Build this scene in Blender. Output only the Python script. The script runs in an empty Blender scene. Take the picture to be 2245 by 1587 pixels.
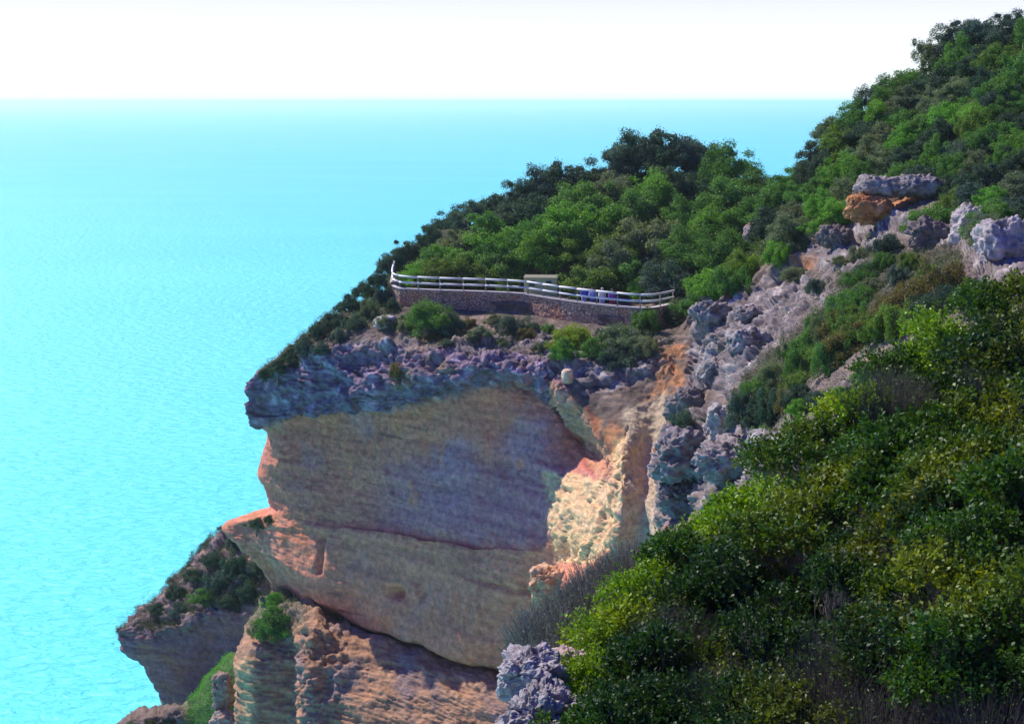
import bpy, math, random
import numpy as np
from mathutils import Vector, Matrix, Euler

# ------------------------------------------------------------------ camera, world, sun, exposure
SC = bpy.context.scene
COL = SC.collection
CAMZ = 70.0
F = 3084.0
PITCH = math.atan(570.0 / F)
cam = bpy.data.cameras.new("camera")
cam.sensor_width = 36.0
cam.lens = 36.0 * F / 2245.0
cam.clip_start = 0.1
cam.clip_end = 200000.0
camo = bpy.data.objects.new("camera", cam)
camo.location = (0, 0, CAMZ)
camo.rotation_euler = (math.pi / 2 - PITCH, 0, 0)
COL.objects.link(camo)
SC.camera = camo

SUN_EL = math.radians(47)
SUN_AZ = math.radians(-47)            # measured from +Y (view direction) towards +X; negative = to the left
sdir = Vector((math.sin(SUN_AZ) * math.cos(SUN_EL), math.cos(SUN_AZ) * math.cos(SUN_EL), math.sin(SUN_EL)))
world = bpy.data.worlds.new("World")
SC.world = world
world.use_nodes = True
wt = world.node_tree
bg = wt.nodes["Background"]
sky = wt.nodes.new("ShaderNodeTexSky")
sky.sky_type = 'NISHITA'
sky.sun_disc = False
sky.sun_elevation = SUN_EL
sky.sun_rotation = SUN_AZ
sky.air_density = 1.0
sky.dust_density = 0.6
sky.ozone_density = 3.0
hs = wt.nodes.new("ShaderNodeHueSaturation")
hs.inputs['Saturation'].default_value = 1.5
tc = wt.nodes.new("ShaderNodeTexCoord")
sp = wt.nodes.new("ShaderNodeSeparateXYZ")
mr = wt.nodes.new("ShaderNodeMapRange")
mr.inputs['From Min'].default_value = 0.03
mr.inputs['From Max'].default_value = 0.16
mx = wt.nodes.new("ShaderNodeMix"); mx.data_type = 'RGBA'
wt.links.new(tc.outputs['Generated'], sp.inputs[0])
wt.links.new(sp.outputs['Z'], mr.inputs['Value'])
wt.links.new(sky.outputs[0], hs.inputs['Color'])
wt.links.new(mr.outputs[0], mx.inputs['Factor'])
mx.inputs['A'].default_value = (13.5, 14.5, 15.0, 1)      # milky haze band at the horizon
tint = wt.nodes.new("ShaderNodeMix"); tint.data_type = 'RGBA'; tint.blend_type = 'MULTIPLY'; tint.inputs['Factor'].default_value = 1.0
tint.inputs['B'].default_value = (1.05, 0.56, 1.85, 1)
wt.links.new(hs.outputs[0], tint.inputs['A'])
wt.links.new(tint.outputs['Result'], mx.inputs['B'])
wt.links.new(mx.outputs['Result'], bg.inputs['Color'])
bg.inputs['Strength'].default_value = 0.075

sun = bpy.data.lights.new("sun", 'SUN')
sun.energy = 5.0
sun.angle = math.radians(0.5)
sun.color = (1.0, 0.93, 0.80)
suno = bpy.data.objects.new("sun", sun)
suno.rotation_euler = sdir.to_track_quat('Z', 'Y').to_euler()
suno.location = (0, 0, 150)
COL.objects.link(suno)

SC.view_settings.view_transform = 'Standard'
SC.view_settings.look = 'None'
SC.view_settings.gamma = 1.0
SC.view_settings.exposure = 0.15
SC.cycles.diffuse_bounces = 3
SC.cycles.volume_bounces = 6
SC.cycles.max_bounces = 8
SC.cycles.transparent_max_bounces = 4

# ------------------------------------------------------------------ projection helpers
cp, sn = math.cos(PITCH), math.sin(PITCH)
def P(px, py, Y):
    """point at horizontal distance Y (world y) seen at photo pixel px,py"""
    xc = (px - 1122.5) / F; yc = -(py - 793.5) / F
    d = (xc, cp + yc * sn, -sn + yc * cp)
    k = Y / d[1]
    return (d[0] * k, Y, CAMZ + d[2] * k)
def PZ(px, py, z):
    xc = (px - 1122.5) / F; yc = -(py - 793.5) / F
    d = (xc, cp + yc * sn, -sn + yc * cp)
    k = (z - CAMZ) / d[2]
    return (d[0] * k, d[1] * k, z)
def proj(V):
    x = V[..., 0]; y = V[..., 1]; z = V[..., 2] - CAMZ
    fw = y * cp - z * sn; up = y * sn + z * cp
    fw = np.where(fw < 0.1, 0.1, fw)
    return 1122.5 + F * x / fw, 793.5 - F * up / fw

# ------------------------------------------------------------------ numpy gradient noise
_rs = np.random.RandomState(7)
_perm = _rs.permutation(256); _perm = np.concatenate([_perm, _perm, _perm])
_g = _rs.normal(size=(256, 3)); _g /= np.linalg.norm(_g, axis=1)[:, None]
_g = _g.astype(np.float32)
def pn(x, y, z):
    x = np.asarray(x, np.float32); y = np.asarray(y, np.float32); z = np.asarray(z, np.float32)
    xi = np.floor(x).astype(np.int32); yi = np.floor(y).astype(np.int32); zi = np.floor(z).astype(np.int32)
    xf = x - xi; yf = y - yi; zf = z - zi
    xi &= 255; yi &= 255; zi &= 255
    u = xf * xf * xf * (xf * (xf * 6 - 15) + 10); v = yf * yf * yf * (yf * (yf * 6 - 15) + 10); w = zf * zf * zf * (zf * (zf * 6 - 15) + 10)
    def gr(a, b, c):
        h = _perm[_perm[_perm[xi + a] + yi + b] + zi + c]
        gg = _g[h]
        return gg[..., 0] * (xf - a) + gg[..., 1] * (yf - b) + gg[..., 2] * (zf - c)
    x00 = gr(0, 0, 0) * (1 - u) + gr(1, 0, 0) * u
    x10 = gr(0, 1, 0) * (1 - u) + gr(1, 1, 0) * u
    x01 = gr(0, 0, 1) * (1 - u) + gr(1, 0, 1) * u
    x11 = gr(0, 1, 1) * (1 - u) + gr(1, 1, 1) * u
    return 1.6 * ((x00 * (1 - v) + x10 * v) * (1 - w) + (x01 * (1 - v) + x11 * v) * w)
def fbm(V, s, oct=4, off=0.0, an=(1, 1, 1), rough=0.5):
    r = 0; a = 1; k = 1.0 / s; t = 0
    for o in range(oct):
        r = r + a * pn(V[..., 0] * k * an[0] + off + o * 7.3, V[..., 1] * k * an[1] + off * 1.7, V[..., 2] * k * an[2] - off)
        t += a; a *= rough; k *= 2.03
    return r / t
def billow(V, s, oct=4, off=0.0, an=(1, 1, 1), rough=0.55):
    r = 0; a = 1; k = 1.0 / s; t = 0
    for o in range(oct):
        n = np.abs(pn(V[..., 0] * k * an[0] + off + o * 3.1, V[..., 1] * k * an[1] + off * 1.3, V[..., 2] * k * an[2] - off))
        r = r + a * (n * 2.2 - 0.55); t += a; a *= rough; k *= 2.03
    return r / t
def ridged(V, s, oct=5, off=0.0, an=(1, 1, 1), rough=0.55):
    W = np.stack([V[..., 0] + .35 * s * pn(V[..., 0] / s, V[..., 1] / s, V[..., 2] / s + 9), V[..., 1], V[..., 2] + .35 * s * pn(V[..., 0] / s + 5, V[..., 1] / s, V[..., 2] / s)], -1)
    return -billow(W, s, oct, off, an, rough)
_jit = _rs.uniform(0.1, .9, size=(256, 3)).astype(np.float32); _cid = _rs.uniform(0, 1, 256).astype(np.float32)
def cell(V, s, an=(1, 1, 1), off=0.0, m=None):
    """cell noise: (value of the nearest cell, distance to the border); m = where to compute"""
    shp = V.shape[:-1]; A = V.reshape(-1, 3)
    sel = np.arange(len(A)) if m is None else np.nonzero(m.ravel())[0]
    Q = (A[sel] * (np.array(an) / s) + off).astype(np.float32); I = np.floor(Q).astype(np.int32); Fq = Q - I
    f1 = np.full(len(sel), 9., np.float32); f2 = f1.copy(); idv = np.zeros(len(sel), np.float32)
    for a in (-1, 0, 1):
        for b in (-1, 0, 1):
            for c in (-1, 0, 1):
                h = _perm[_perm[_perm[(I[:, 0] + a) & 255] + ((I[:, 1] + b) & 255)] + ((I[:, 2] + c) & 255)]
                d = _jit[h] + np.array((a, b, c), np.float32) - Fq; d = np.sqrt((d * d).sum(1))
                n = d < f1
                f2 = np.where(n, f1, np.minimum(f2, d)); idv = np.where(n, _cid[h], idv); f1 = np.where(n, d, f1)
    o1 = np.full(len(A), .5, np.float32); o2 = np.full(len(A), .5, np.float32); o1[sel] = idv; o2[sel] = f2 - f1
    return o1.reshape(shp), o2.reshape(shp)
def warp(V, s, k, off=0.0):
    return V + np.stack([fbm(V, s, 3, off), fbm(V, s, 3, off + 5), fbm(V, s, 3, off + 11)], -1) * k
def blocks(V, s, amp, an=(1, 1, 1), off=0.0, m=None, crack=.35):
    v, e = cell(warp(V, s * .6, s * .35, off), s, an, off, m)
    return amp * ((v - .5) - crack * np.exp(-e / .07))
def sstep(a, b, x):
    t = np.clip((x - a) / (b - a), 0, 1)
    return t * t * (3 - 2 * t)

# ------------------------------------------------------------------ mesh helpers
def npmesh(name, V, Fc, mats, smooth=True, col=None, fmat=None):
    V = np.ascontiguousarray(V, np.float32).reshape(-1, 3); Fc = np.ascontiguousarray(Fc, np.int32)
    n, k = Fc.shape
    me = bpy.data.meshes.new(name)
    me.vertices.add(len(V)); me.vertices.foreach_set('co', V.ravel())
    me.loops.add(n * k); me.loops.foreach_set('vertex_index', Fc.ravel())
    me.polygons.add(n); me.polygons.foreach_set('loop_start', np.arange(0, n * k, k, dtype=np.int32))
    me.polygons.foreach_set('loop_total', np.full(n, k, np.int32))
    if smooth: me.polygons.foreach_set('use_smooth', np.ones(n, bool))
    for m in (mats if isinstance(mats, (list, tuple)) else [mats]): me.materials.append(m)
    if fmat is not None: me.polygons.foreach_set('material_index', np.ascontiguousarray(fmat, np.int32))
    if col is not None:
        a = me.color_attributes.new('Col', 'FLOAT_COLOR', 'POINT')
        c = np.ones((len(V), 4), np.float32); c[:, :3] = col.reshape(-1, 3)
        a.data.foreach_set('color', c.ravel())
    me.update(calc_edges=True)
    return me
def link(name, data, parent=None, loc=None):
    o = bpy.data.objects.new(name, data)
    COL.objects.link(o)
    if parent: o.parent = parent
    if loc is not None: o.location = loc
    return o
def tag(o, label=None, cat=None, group=None, kind=None):
    if label: o['label'] = label
    if cat: o['category'] = cat
    if group: o['group'] = group
    if kind: o['kind'] = kind
    return o
def gridfaces(nu, nv, wrap=False):
    i = np.arange(nu if wrap else nu - 1)[:, None]; j = np.arange(nv - 1)[None, :]
    i2 = (i + 1) % nu
    return np.stack([i * nv + j, i2 * nv + j, i2 * nv + j + 1, i * nv + j + 1], -1).reshape(-1, 4)
def gnormals(G):
    du = np.gradient(G, axis=0); dv = np.gradient(G, axis=1)
    n = np.cross(du, dv); n /= np.linalg.norm(n, axis=-1)[..., None] + 1e-9
    return n
class MB:
    """collects simple solids into one mesh"""
    def __init__(s): s.V = []; s.F = []; s.n = 0
    def add(s, V, Fs):
        V = [tuple(v) for v in V]
        s.V += V; s.F += [tuple(i + s.n for i in f) for f in Fs]; s.n += len(V)
    def box(s, c, size, rz=0):
        x, y, z = [q / 2 for q in size]; ca, sa = math.cos(rz), math.sin(rz); V = []
        for sz in (-1, 1):
            for sx, sy in ((-1, -1), (1, -1), (1, 1), (-1, 1)):
                V.append((c[0] + sx * x * ca - sy * y * sa, c[1] + sx * x * sa + sy * y * ca, c[2] + sz * z))
        s.add(V, [(3, 2, 1, 0), (4, 5, 6, 7), (0, 1, 5, 4), (1, 2, 6, 5), (2, 3, 7, 6), (3, 0, 4, 7)])
    def tube(s, pts, rad, n=6, cap=True):
        pts = [Vector(p) for p in pts]; rad = rad if isinstance(rad, (list, tuple)) else [rad] * len(pts)
        V = []; Fs = []
        for i, p in enumerate(pts):
            t = (pts[min(i + 1, len(pts) - 1)] - pts[max(i - 1, 0)]).normalized()
            a = t.orthogonal().normalized() if abs(t.z) > .9 else t.cross(Vector((0, 0, 1))).normalized()
            b = t.cross(a)
            for k in range(n):
                an = 2 * math.pi * k / n
                V.append(p + (a * math.cos(an) + b * math.sin(an)) * rad[i])
        for i in range(len(pts) - 1):
            for k in range(n):
                k2 = (k + 1) % n
                Fs.append((i * n + k, i * n + k2, (i + 1) * n + k2, (i + 1) * n + k))
        if cap:
            Fs.append(tuple(range(n - 1, -1, -1))); Fs.append(tuple((len(pts) - 1) * n + k for k in range(n)))
        s.add(V, Fs)
    def mesh(s, name, mat, smooth=False):
        me = bpy.data.meshes.new(name); me.from_pydata(s.V, [], s.F)
        me.materials.append(mat)
        if smooth: me.polygons.foreach_set('use_smooth', [True] * len(me.polygons))
        me.update(); return me
    def build(s, name, mat, parent=None, smooth=False):
        return link(name, s.mesh(name, mat, smooth), parent)

# ------------------------------------------------------------------ materials
def newmat(name):
    m = bpy.data.materials.new(name); m.use_nodes = True
    nt = m.node_tree; b = nt.nodes['Principled BSDF']
    return m, nt, b
def N(nt, t, **k):
    n = nt.nodes.new(t)
    for a, v in k.items():
        if a in n.inputs: n.inputs[a].default_value = v
        else: setattr(n, a, v)
    return n
def mixrgb(nt, fac, a, b, blend='MIX'):
    m = nt.nodes.new('ShaderNodeMix'); m.data_type = 'RGBA'; m.blend_type = blend
    for s, v in (('Factor', fac), ('A', a), ('B', b)):
        if hasattr(v, 'links'): nt.links.new(v, m.inputs[s])
        elif isinstance(v, (int, float)): m.inputs[s].default_value = v
        else: m.inputs[s].default_value = (*v, 1)
    return m.outputs['Result']
def rock_mat(name, bump=0.35, scale=1.0, layered=True):
    m, nt, b = newmat(name)
    at = N(nt, 'ShaderNodeVertexColor'); at.layer_name = 'Col'
    tcn = N(nt, 'ShaderNodeNewGeometry')
    n1 = N(nt, 'ShaderNodeTexNoise', Scale=2.3 * scale, Detail=8.0, Roughness=0.7)
    nt.links.new(tcn.outputs['Position'], n1.inputs['Vector'])
    r = N(nt, 'ShaderNodeMapRange'); r.inputs['From Min'].default_value = .3; r.inputs['From Max'].default_value = .7
    r.inputs['To Min'].default_value = 0.55; r.inputs['To Max'].default_value = 1.4
    nt.links.new(n1.outputs['Fac'], r.inputs['Value'])
    mul = N(nt, 'ShaderNodeVectorMath', operation='MULTIPLY')
    nt.links.new(at.outputs['Color'], mul.inputs[0]); nt.links.new(r.outputs[0], mul.inputs[1])
    nt.links.new(mul.outputs[0], b.inputs['Base Color'])
    b.inputs['Roughness'].default_value = 0.9
    b.inputs['Specular IOR Level'].default_value = 0.25
    n2 = N(nt, 'ShaderNodeTexNoise', Scale=2.2 * scale, Detail=10.0, Roughness=0.75)
    nt.links.new(tcn.outputs['Position'], n2.inputs['Vector'])
    mpp = N(nt, 'ShaderNodeMapping'); mpp.inputs['Scale'].default_value = (.22 * scale, .22 * scale, 2.6 * scale); mpp.inputs['Rotation'].default_value = (0.03, -0.03, 0)
    nt.links.new(tcn.outputs['Position'], mpp.inputs['Vector'])
    n3 = N(nt, 'ShaderNodeTexNoise', Scale=1.0, Detail=9.0, Roughness=0.72, Distortion=.25); nt.links.new(mpp.outputs[0], n3.inputs['Vector'])
    r3 = N(nt, 'ShaderNodeMapRange'); r3.inputs['From Min'].default_value = .36; r3.inputs['From Max'].default_value = .62
    r3.inputs['To Min'].default_value = 0.92; r3.inputs['To Max'].default_value = 1.12
    nt.links.new(n3.outputs['Fac'], r3.inputs['Value'])
    mul2 = N(nt, 'ShaderNodeVectorMath', operation='MULTIPLY')
    nt.links.new(mul.outputs[0], mul2.inputs[0]); nt.links.new(r3.outputs[0], mul2.inputs[1])
    nt.links.new(mul2.outputs[0], b.inputs['Base Color'])
    ad = N(nt, 'ShaderNodeMath', operation='ADD'); nt.links.new(n2.outputs['Fac'], ad.inputs[0]); nt.links.new(n3.outputs['Fac'], ad.inputs[1])
    bp = N(nt, 'ShaderNodeBump', Strength=bump, Distance=0.7 / scale)
    nt.links.new(ad.outputs[0], bp.inputs['Height']); nt.links.new(bp.outputs[0], b.inputs['Normal'])
    return m
M_ROCK = rock_mat('weathered_limestone', 0.42)
M_ROCKN = rock_mat('near_limestone', 0.6, 4.0)
def leaf_mat(name, base, trans=0.35, rough=0.5, spec=0.3, var=0.35, yellow=None, yamt=0.0, tcol=None, useobj=True):
    m, nt, b = newmat(name)
    geo = N(nt, 'ShaderNodeNewGeometry')
    oi = N(nt, 'ShaderNodeObjectInfo')
    nn = N(nt, 'ShaderNodeTexNoise', Scale=0.9, Detail=3.0)
    nt.links.new(geo.outputs['Position'], nn.inputs['Vector'])
    mr_ = N(nt, 'ShaderNodeMapRange'); mr_.inputs['To Min'].default_value = 1 - var; mr_.inputs['To Max'].default_value = 1 + var
    nt.links.new(geo.outputs['Random Per Island'], mr_.inputs['Value'])
    c = mixrgb(nt, 1.0, base, oi.outputs['Color'], 'MULTIPLY') if useobj else None
    if c is None:
        rgb = N(nt, 'ShaderNodeRGB'); rgb.outputs[0].default_value = (*base, 1); c = rgb.outputs[0]
    if yellow:
        r2 = N(nt, 'ShaderNodeMapRange'); r2.inputs['From Min'].default_value = .5; r2.inputs['From Max'].default_value = .72
        r2.inputs['To Max'].default_value = yamt
        nt.links.new(nn.outputs['Fac'], r2.inputs['Value'])
        c = mixrgb(nt, r2.outputs[0], c, yellow)
    mul = N(nt, 'ShaderNodeVectorMath', operation='SCALE')
    nt.links.new(c, mul.inputs[0]); nt.links.new(mr_.outputs[0], mul.inputs['Scale'])
    nt.links.new(mul.outputs[0], b.inputs['Base Color'])
    b.inputs['Roughness'].default_value = rough
    b.inputs['Specular IOR Level'].default_value = spec
    tr = N(nt, 'ShaderNodeBsdfTranslucent')
    tm = mixrgb(nt, 1.0, mul.outputs[0], tcol or (1.9, 1.7, 0.5), 'MULTIPLY')
    nt.links.new(tm, tr.inputs['Color'])
    ms = N(nt, 'ShaderNodeMixShader'); ms.inputs[0].default_value = trans
    nt.links.new(b.outputs[0], ms.inputs[1]); nt.links.new(tr.outputs[0], ms.inputs[2])
    nt.links.new(ms.outputs[0], nt.nodes['Material Output'].inputs['Surface'])
    return m
M_LEAF = leaf_mat('tree_foliage', (1, 1, 1), 0.35, 0.55, 0.25)
M_LENT = leaf_mat('glossy_leaves', (0.05, 0.115, 0.016), 0.22, 0.5, 0.28, 0.42, (0.30, 0.33, 0.02), 0.6, (2.4, 2.1, 0.4))
M_GREY = leaf_mat('grey_leaves', (0.15, 0.19, 0.19), 0.2, 0.7, 0.2)
def plain(name, c, rough=0.8, var=0.25, scale=6.0, bump=0.0):
    m, nt, b = newmat(name)
    n1 = N(nt, 'ShaderNodeTexNoise', Scale=scale, Detail=5.0)
    g = N(nt, 'ShaderNodeNewGeometry'); nt.links.new(g.outputs['Position'], n1.inputs['Vector'])
    r = mixrgb(nt, n1.outputs['Fac'], tuple(q * (1 - var) for q in c), tuple(min(1, q * (1 + var)) for q in c))
    nt.links.new(r, b.inputs['Base Color']); b.inputs['Roughness'].default_value = rough
    if bump:
        bp = N(nt, 'ShaderNodeBump', Strength=bump, Distance=.02); nt.links.new(n1.outputs['Fac'], bp.inputs['Height'])
        nt.links.new(bp.outputs[0], b.inputs['Normal'])
    return m
M_BARK = plain('bark', (0.16, 0.12, 0.09), 0.9, .4, 10)
M_TWIG = plain('dry_twigs', (0.25, 0.23, 0.20), 0.8, .35, 14)
M_TWIGD = plain('dark_twigs', (0.10, 0.085, 0.08), 0.8, .35, 14)
M_WOOD = plain('pale_wood', (0.84, 0.82, 0.76), 0.7, .12, 8)

# ------------------------------------------------------------------ loft
def crom(A, counts):
    """Catmull-Rom through A along axis 0"""
    n = len(A); out = []
    for i in range(n - 1):
        p0 = A[max(i - 1, 0)]; p1 = A[i]; p2 = A[i + 1]; p3 = A[min(i + 2, n - 1)]
        t = (np.arange(counts[i]) / counts[i]).reshape((-1,) + (1,) * (A.ndim - 1))
        k = 0.36
        m1 = (p2 - p0) * k; m2 = (p3 - p1) * k
        out.append((2 * t**3 - 3 * t**2 + 1) * p1 + (t**3 - 2 * t**2 + t) * m1 + (-2 * t**3 + 3 * t**2) * p2 + (t**3 - t**2) * m2)
    out.append(A[-1:])
    return np.concatenate(out, 0)
def loft(C, step=2.4, hid_u=(), hid_v=(), cap=70):
    """C [cols][rows][3] -> dense grid, plus row parameter"""
    C = np.array(C, float)
    px, py = proj(C)
    D = np.stack([px, py], -1)
    lu = np.linalg.norm(D[1:] - D[:-1], axis=-1).mean(1); lv = np.linalg.norm(D[:, 1:] - D[:, :-1], axis=-1).mean(0)
    cu = [6 if i in hid_u else int(max(4, min(cap * 3, l / step))) for i, l in enumerate(lu)]
    cv = [6 if i in hid_v else int(max(4, min(cap * 3, l / step))) for i, l in enumerate(lv)]
    G = crom(C, cu)
    G = np.swapaxes(crom(np.swapaxes(G, 0, 1), cv), 0, 1)
    vp = np.concatenate([i + np.arange(c) / c for i, c in enumerate(cv)] + [[len(cv)]])
    up = np.concatenate([i + np.arange(c) / c for i, c in enumerate(cu)] + [[len(cu)]])
    return G, up, vp
def polydist(px, py, poly):
    """signed distance (px), positive inside"""
    poly = [np.array(p, float) for p in poly]; n = len(poly)
    d = np.full(px.shape, 1e9); ins = np.zeros(px.shape, bool)
    for i in range(n):
        a = poly[i]; b = poly[(i + 1) % n]; e = b - a
        t = np.clip(((px - a[0]) * e[0] + (py - a[1]) * e[1]) / (e @ e), 0, 1)
        d = np.minimum(d, np.hypot(px - a[0] - t * e[0], py - a[1] - t * e[1]))
        c = ((a[1] > py) != (b[1] > py)) & (px < (b[0] - a[0]) * (py - a[1]) / (b[1] - a[1] + 1e-9) + a[0])
        ins ^= c
    return np.where(ins, d, -d)
def lerp3(A, B, t): return A * (1 - t[..., None]) + np.array(B) * t[..., None] if not isinstance(B, np.ndarray) or B.ndim == 1 else A * (1 - t[..., None]) + B * t[..., None]

# ------------------------------------------------------------------ fence line (terrace edge)
ZRAIL = CAMZ - 13.5
rail_px = [(872, 557), (866, 575), (862, 590), (864, 600), (885, 606), (950, 609), (1000, 610.5), (1050, 612), (1100, 614), (1150, 617), (1200, 624), (1250, 631), (1300, 637), (1350, 642), (1400, 646), (1435, 645), (1476, 637)]
fence = [np.array(PZ(x, y, ZRAIL)) for x, y in rail_px]
fence_px = np.array([p[0] for p in rail_px])
def fence_at(px):
    i = 3 + int(np.clip(np.searchsorted(fence_px[3:], px) - 1, 0, len(fence_px) - 5)); a, b = fence_px[i], fence_px[i + 1]
    t = np.clip((px - a) / (b - a), 0, 1)
    return fence[i] * (1 - t) + fence[i + 1] * t
ZW = ZRAIL - 0.92          # wall top
ZFL = ZW - 0.62            # terrace floor
ZFOOT = ZW - 1.55

# ------------------------------------------------------------------ the headland: one lofted body of rock and slope
rows_ = {
 'T':   [(930,548,128),(885,575,124),(860,600,120),(852,636,113),(830,668,112.5),(715,700,110),(590,800,108.5),(541,835,108),(550,922,107.5),(588,952,109),(576,1030,109),(604,1112,109),(500,1150,111),(508,1170,110.5),(590,1270,110),(600,1450,109),(600,1700,107)],
 'a':   [(960,545,128),(920,580,120),(885,612,114),'f872','g880',(800,704,108),(690,765,106),(640,830,105.5),(660,912,104.8),(672,928,106),(670,1030,106),(680,1130,105.4),(610,1158,106.8),(640,1250,104.8),(690,1345,104.5),(690,1500,107),(700,1700,106)],
 'b':   [(1020,535,128),(960,580,119),(940,615,113),'f930','g935',(880,715,105.5),(800,765,103),(780,840,102),(800,908,101.5),(800,925,103),(800,1050,103),(800,1155,102),(800,1172,101.4),(800,1365,100.5),(800,1369,104),(800,1500,105),(800,1700,104)],
 'c':   [(1090,500,127),(1040,570,118),(1010,618,112),'f1000','g1000',(970,722,103.5),(920,775,100),(910,822,98.2),(920,880,98.6),(920,905,99.8),(920,1060,99.6),(920,1175,98.6),(920,1192,98.1),(920,1403,97),(920,1407,101),(920,1500,102),(920,1700,101)],
 'd':   [(1180,450,127),(1120,560,117),(1080,622,111),'f1070','g1070',(1060,724,102),(1050,770,97.5),(1050,806,95.3),(1050,840,96.2),(1050,870,97),(1050,1060,96.2),(1050,1200,94.9),(1050,1216,94.4),(1050,1442,93),(1050,1447,97.5),(1050,1560,98),(1050,1700,97)],
 'e':   [(1270,430,127),(1220,550,115),(1180,622,110),'f1170','g1180',(1180,740,101),(1175,790,96.5),(1180,822,94.3),(1170,850,95.3),(1170,880,95.6),(1185,1045,93),(1183,1200,91.2),(1190,1225,90.8),(1165,1468,91.2),(1165,1474,95),(1180,1600,96),(1200,1720,95)],
 'f':   [(1330,425,128),(1270,545,115.5),(1230,628,110),'f1230','g1235',(1250,745,99),(1210,800,95.5),(1205,835,94.5),(1240,900,94.2),(1280,970,93.2),(1225,1052,91),(1215,1160,89),(1235,1235,88.5),(1195,1300,88.6),(1215,1420,89.5),(1250,1600,90),(1250,1700,89)],
 'g':   [(1400,420,128),(1330,540,116),(1290,632,109),'f1290','g1300',(1320,748,97.5),(1270,810,94.5),(1255,860,92.8),(1295,940,89.8),(1325,1010,87.8),(1330,1060,84.8),(1310,1180,83.6),(1285,1235,83.8),(1250,1300,85),(1270,1400,85),(1300,1600,85),(1300,1700,84)],
 'h':   [(1490,410,127),(1420,540,115),(1380,638,107),'f1370','g1380',(1400,750,96),(1380,812,93.5),(1370,865,91),(1370,940,87),(1362,1000,84),(1362,1080,81.3),(1358,1170,80.8),(1335,1240,81.5),(1320,1320,82),(1320,1400,82),(1350,1600,82),(1350,1700,81)],
 'i':   [(1590,430,124),(1530,540,113),(1480,640,105),'f1474','g1478',(1500,735,95),(1480,800,92.5),(1450,870,90.5),(1435,940,88),(1420,1010,85.5),(1420,1080,82.5),(1415,1150,81),(1405,1220,80.5),(1400,1320,80),(1400,1400,79),(1420,1600,78),(1420,1700,77)],
 'j':   [(1700,450,118),(1640,530,110),(1590,600,101),(1560,635,98),(1550,680,94.5),(1540,740,92),(1530,800,90),(1510,870,87),(1480,940,83),(1470,1010,79),(1465,1090,77),(1460,1160,76),(1460,1260,75),(1460,1350,74),(1480,1450,73),(1500,1600,72),(1500,1700,71)],
 'k':   [(1800,370,115),(1750,460,107),(1700,540,97),(1690,590,93),(1680,640,90),(1670,700,86),(1660,770,82),(1640,850,78),(1620,930,74),(1600,1010,70),(1600,1100,66),(1600,1190,64),(1600,1280,62),(1600,1370,60),(1600,1460,58),(1600,1600,56),(1600,1750,54)],
 'l':   [(1960,250,115),(1930,340,106),(1900,430,95),(1890,500,89),(1880,560,84),(1870,630,79),(1860,700,74),(1850,780,68),(1840,860,62),(1830,950,56),(1820,1050,51),(1820,1150,48),(1820,1250,46),(1820,1350,44),(1820,1450,42),(1820,1600,40),(1820,1750,39)],
 'm':   [(2100,112,110),(2090,250,100),(2080,400,89),(2080,470,83),(2070,540,77),(2060,610,70),(2050,680,63),(2040,760,57),(2030,850,52),(2020,950,47),(2010,1050,44),(2000,1150,42),(2000,1250,40),(2000,1350,38),(2000,1450,37),(2000,1600,36),(2000,1750,35)],
 'n':   [(2300,62,104),(2300,215,94),(2290,380,84),(2290,470,76),(2290,540,69),(2290,620,62),(2290,700,55),(2290,800,48),(2290,900,44),(2290,1000,41),(2290,1100,39),(2290,1200,37),(2290,1300,36),(2290,1400,35),(2290,1500,34),(2290,1600,33),(2290,1750,32)],
}
rows_['t'] = [tuple(np.array(p) * .62 + np.array(q if not isinstance(q, str) else p) * .38) for p, q in zip(rows_['T'], rows_['a'])]
rows_['t'][9] = (612, 947, 107.3); rows_['t'][10] = (606, 1030, 107.3); rows_['t'][11] = (628, 1118, 107.0)
rows_['T'][9] = (588, 952, 111); rows_['T'][10] = (574, 1030, 111.5); rows_['T'][11] = (602, 1112, 111)
order = 'T t a b c d e f g h i j k l m n'.split()
cols = []
for c in order:
    pts = []
    for r in rows_[c]:
        if isinstance(r, str):
            f = fence_at(float(r[1:])).copy()
            if r[0] == 'f': pts.append((f[0], f[1] + 0.1, ZFL))
            else: pts.append((f[0] - .03, f[1] - 0.35, ZFOOT))
        else: pts.append(P(*r))
    p2 = np.array(pts[0])
    rb = p2 + (np.array((0, 10, -3.0)) if c in 'Tabcdefghi' else np.array((3, 9, -9.0))); bb = np.array((p2[0], p2[1] + 45, -4.0))
    base = np.array(pts[-1]); base = np.array((base[0], base[1] - 6, -4.0))
    cols.append([tuple(bb), tuple(rb)] + pts + [tuple(base)])
# flat terrace: pull the 'terrace back' control row down to the floor level for the terrace columns
for ci, c in enumerate(order):
    if c in 'abcdefgh':
        q = cols[ci][4]; f = cols[ci][5]
        cols[ci][4] = (q[0], f[1] + 5.5, ZFL + 0.05)
T = np.array(cols[0])
w1 = T + np.array((3.0, 9.0, 0)); w1[:, 0] += np.linspace(2, 3, len(T)); w0 = T + np.array((22.0, 26.0, 0)); 
E1 = np.array(cols[-1]) + np.array((30, 2, 3.0))
cols = [w0, w1] + cols + [E1]
G, up, vp = loft(cols, step=2.3, hid_u=(0, 1, len(cols) - 2), hid_v=(0, 1, 18))
nrm = gnormals(G)
px, py = proj(G)
VP = np.broadcast_to(vp[None, :], px.shape)
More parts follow.
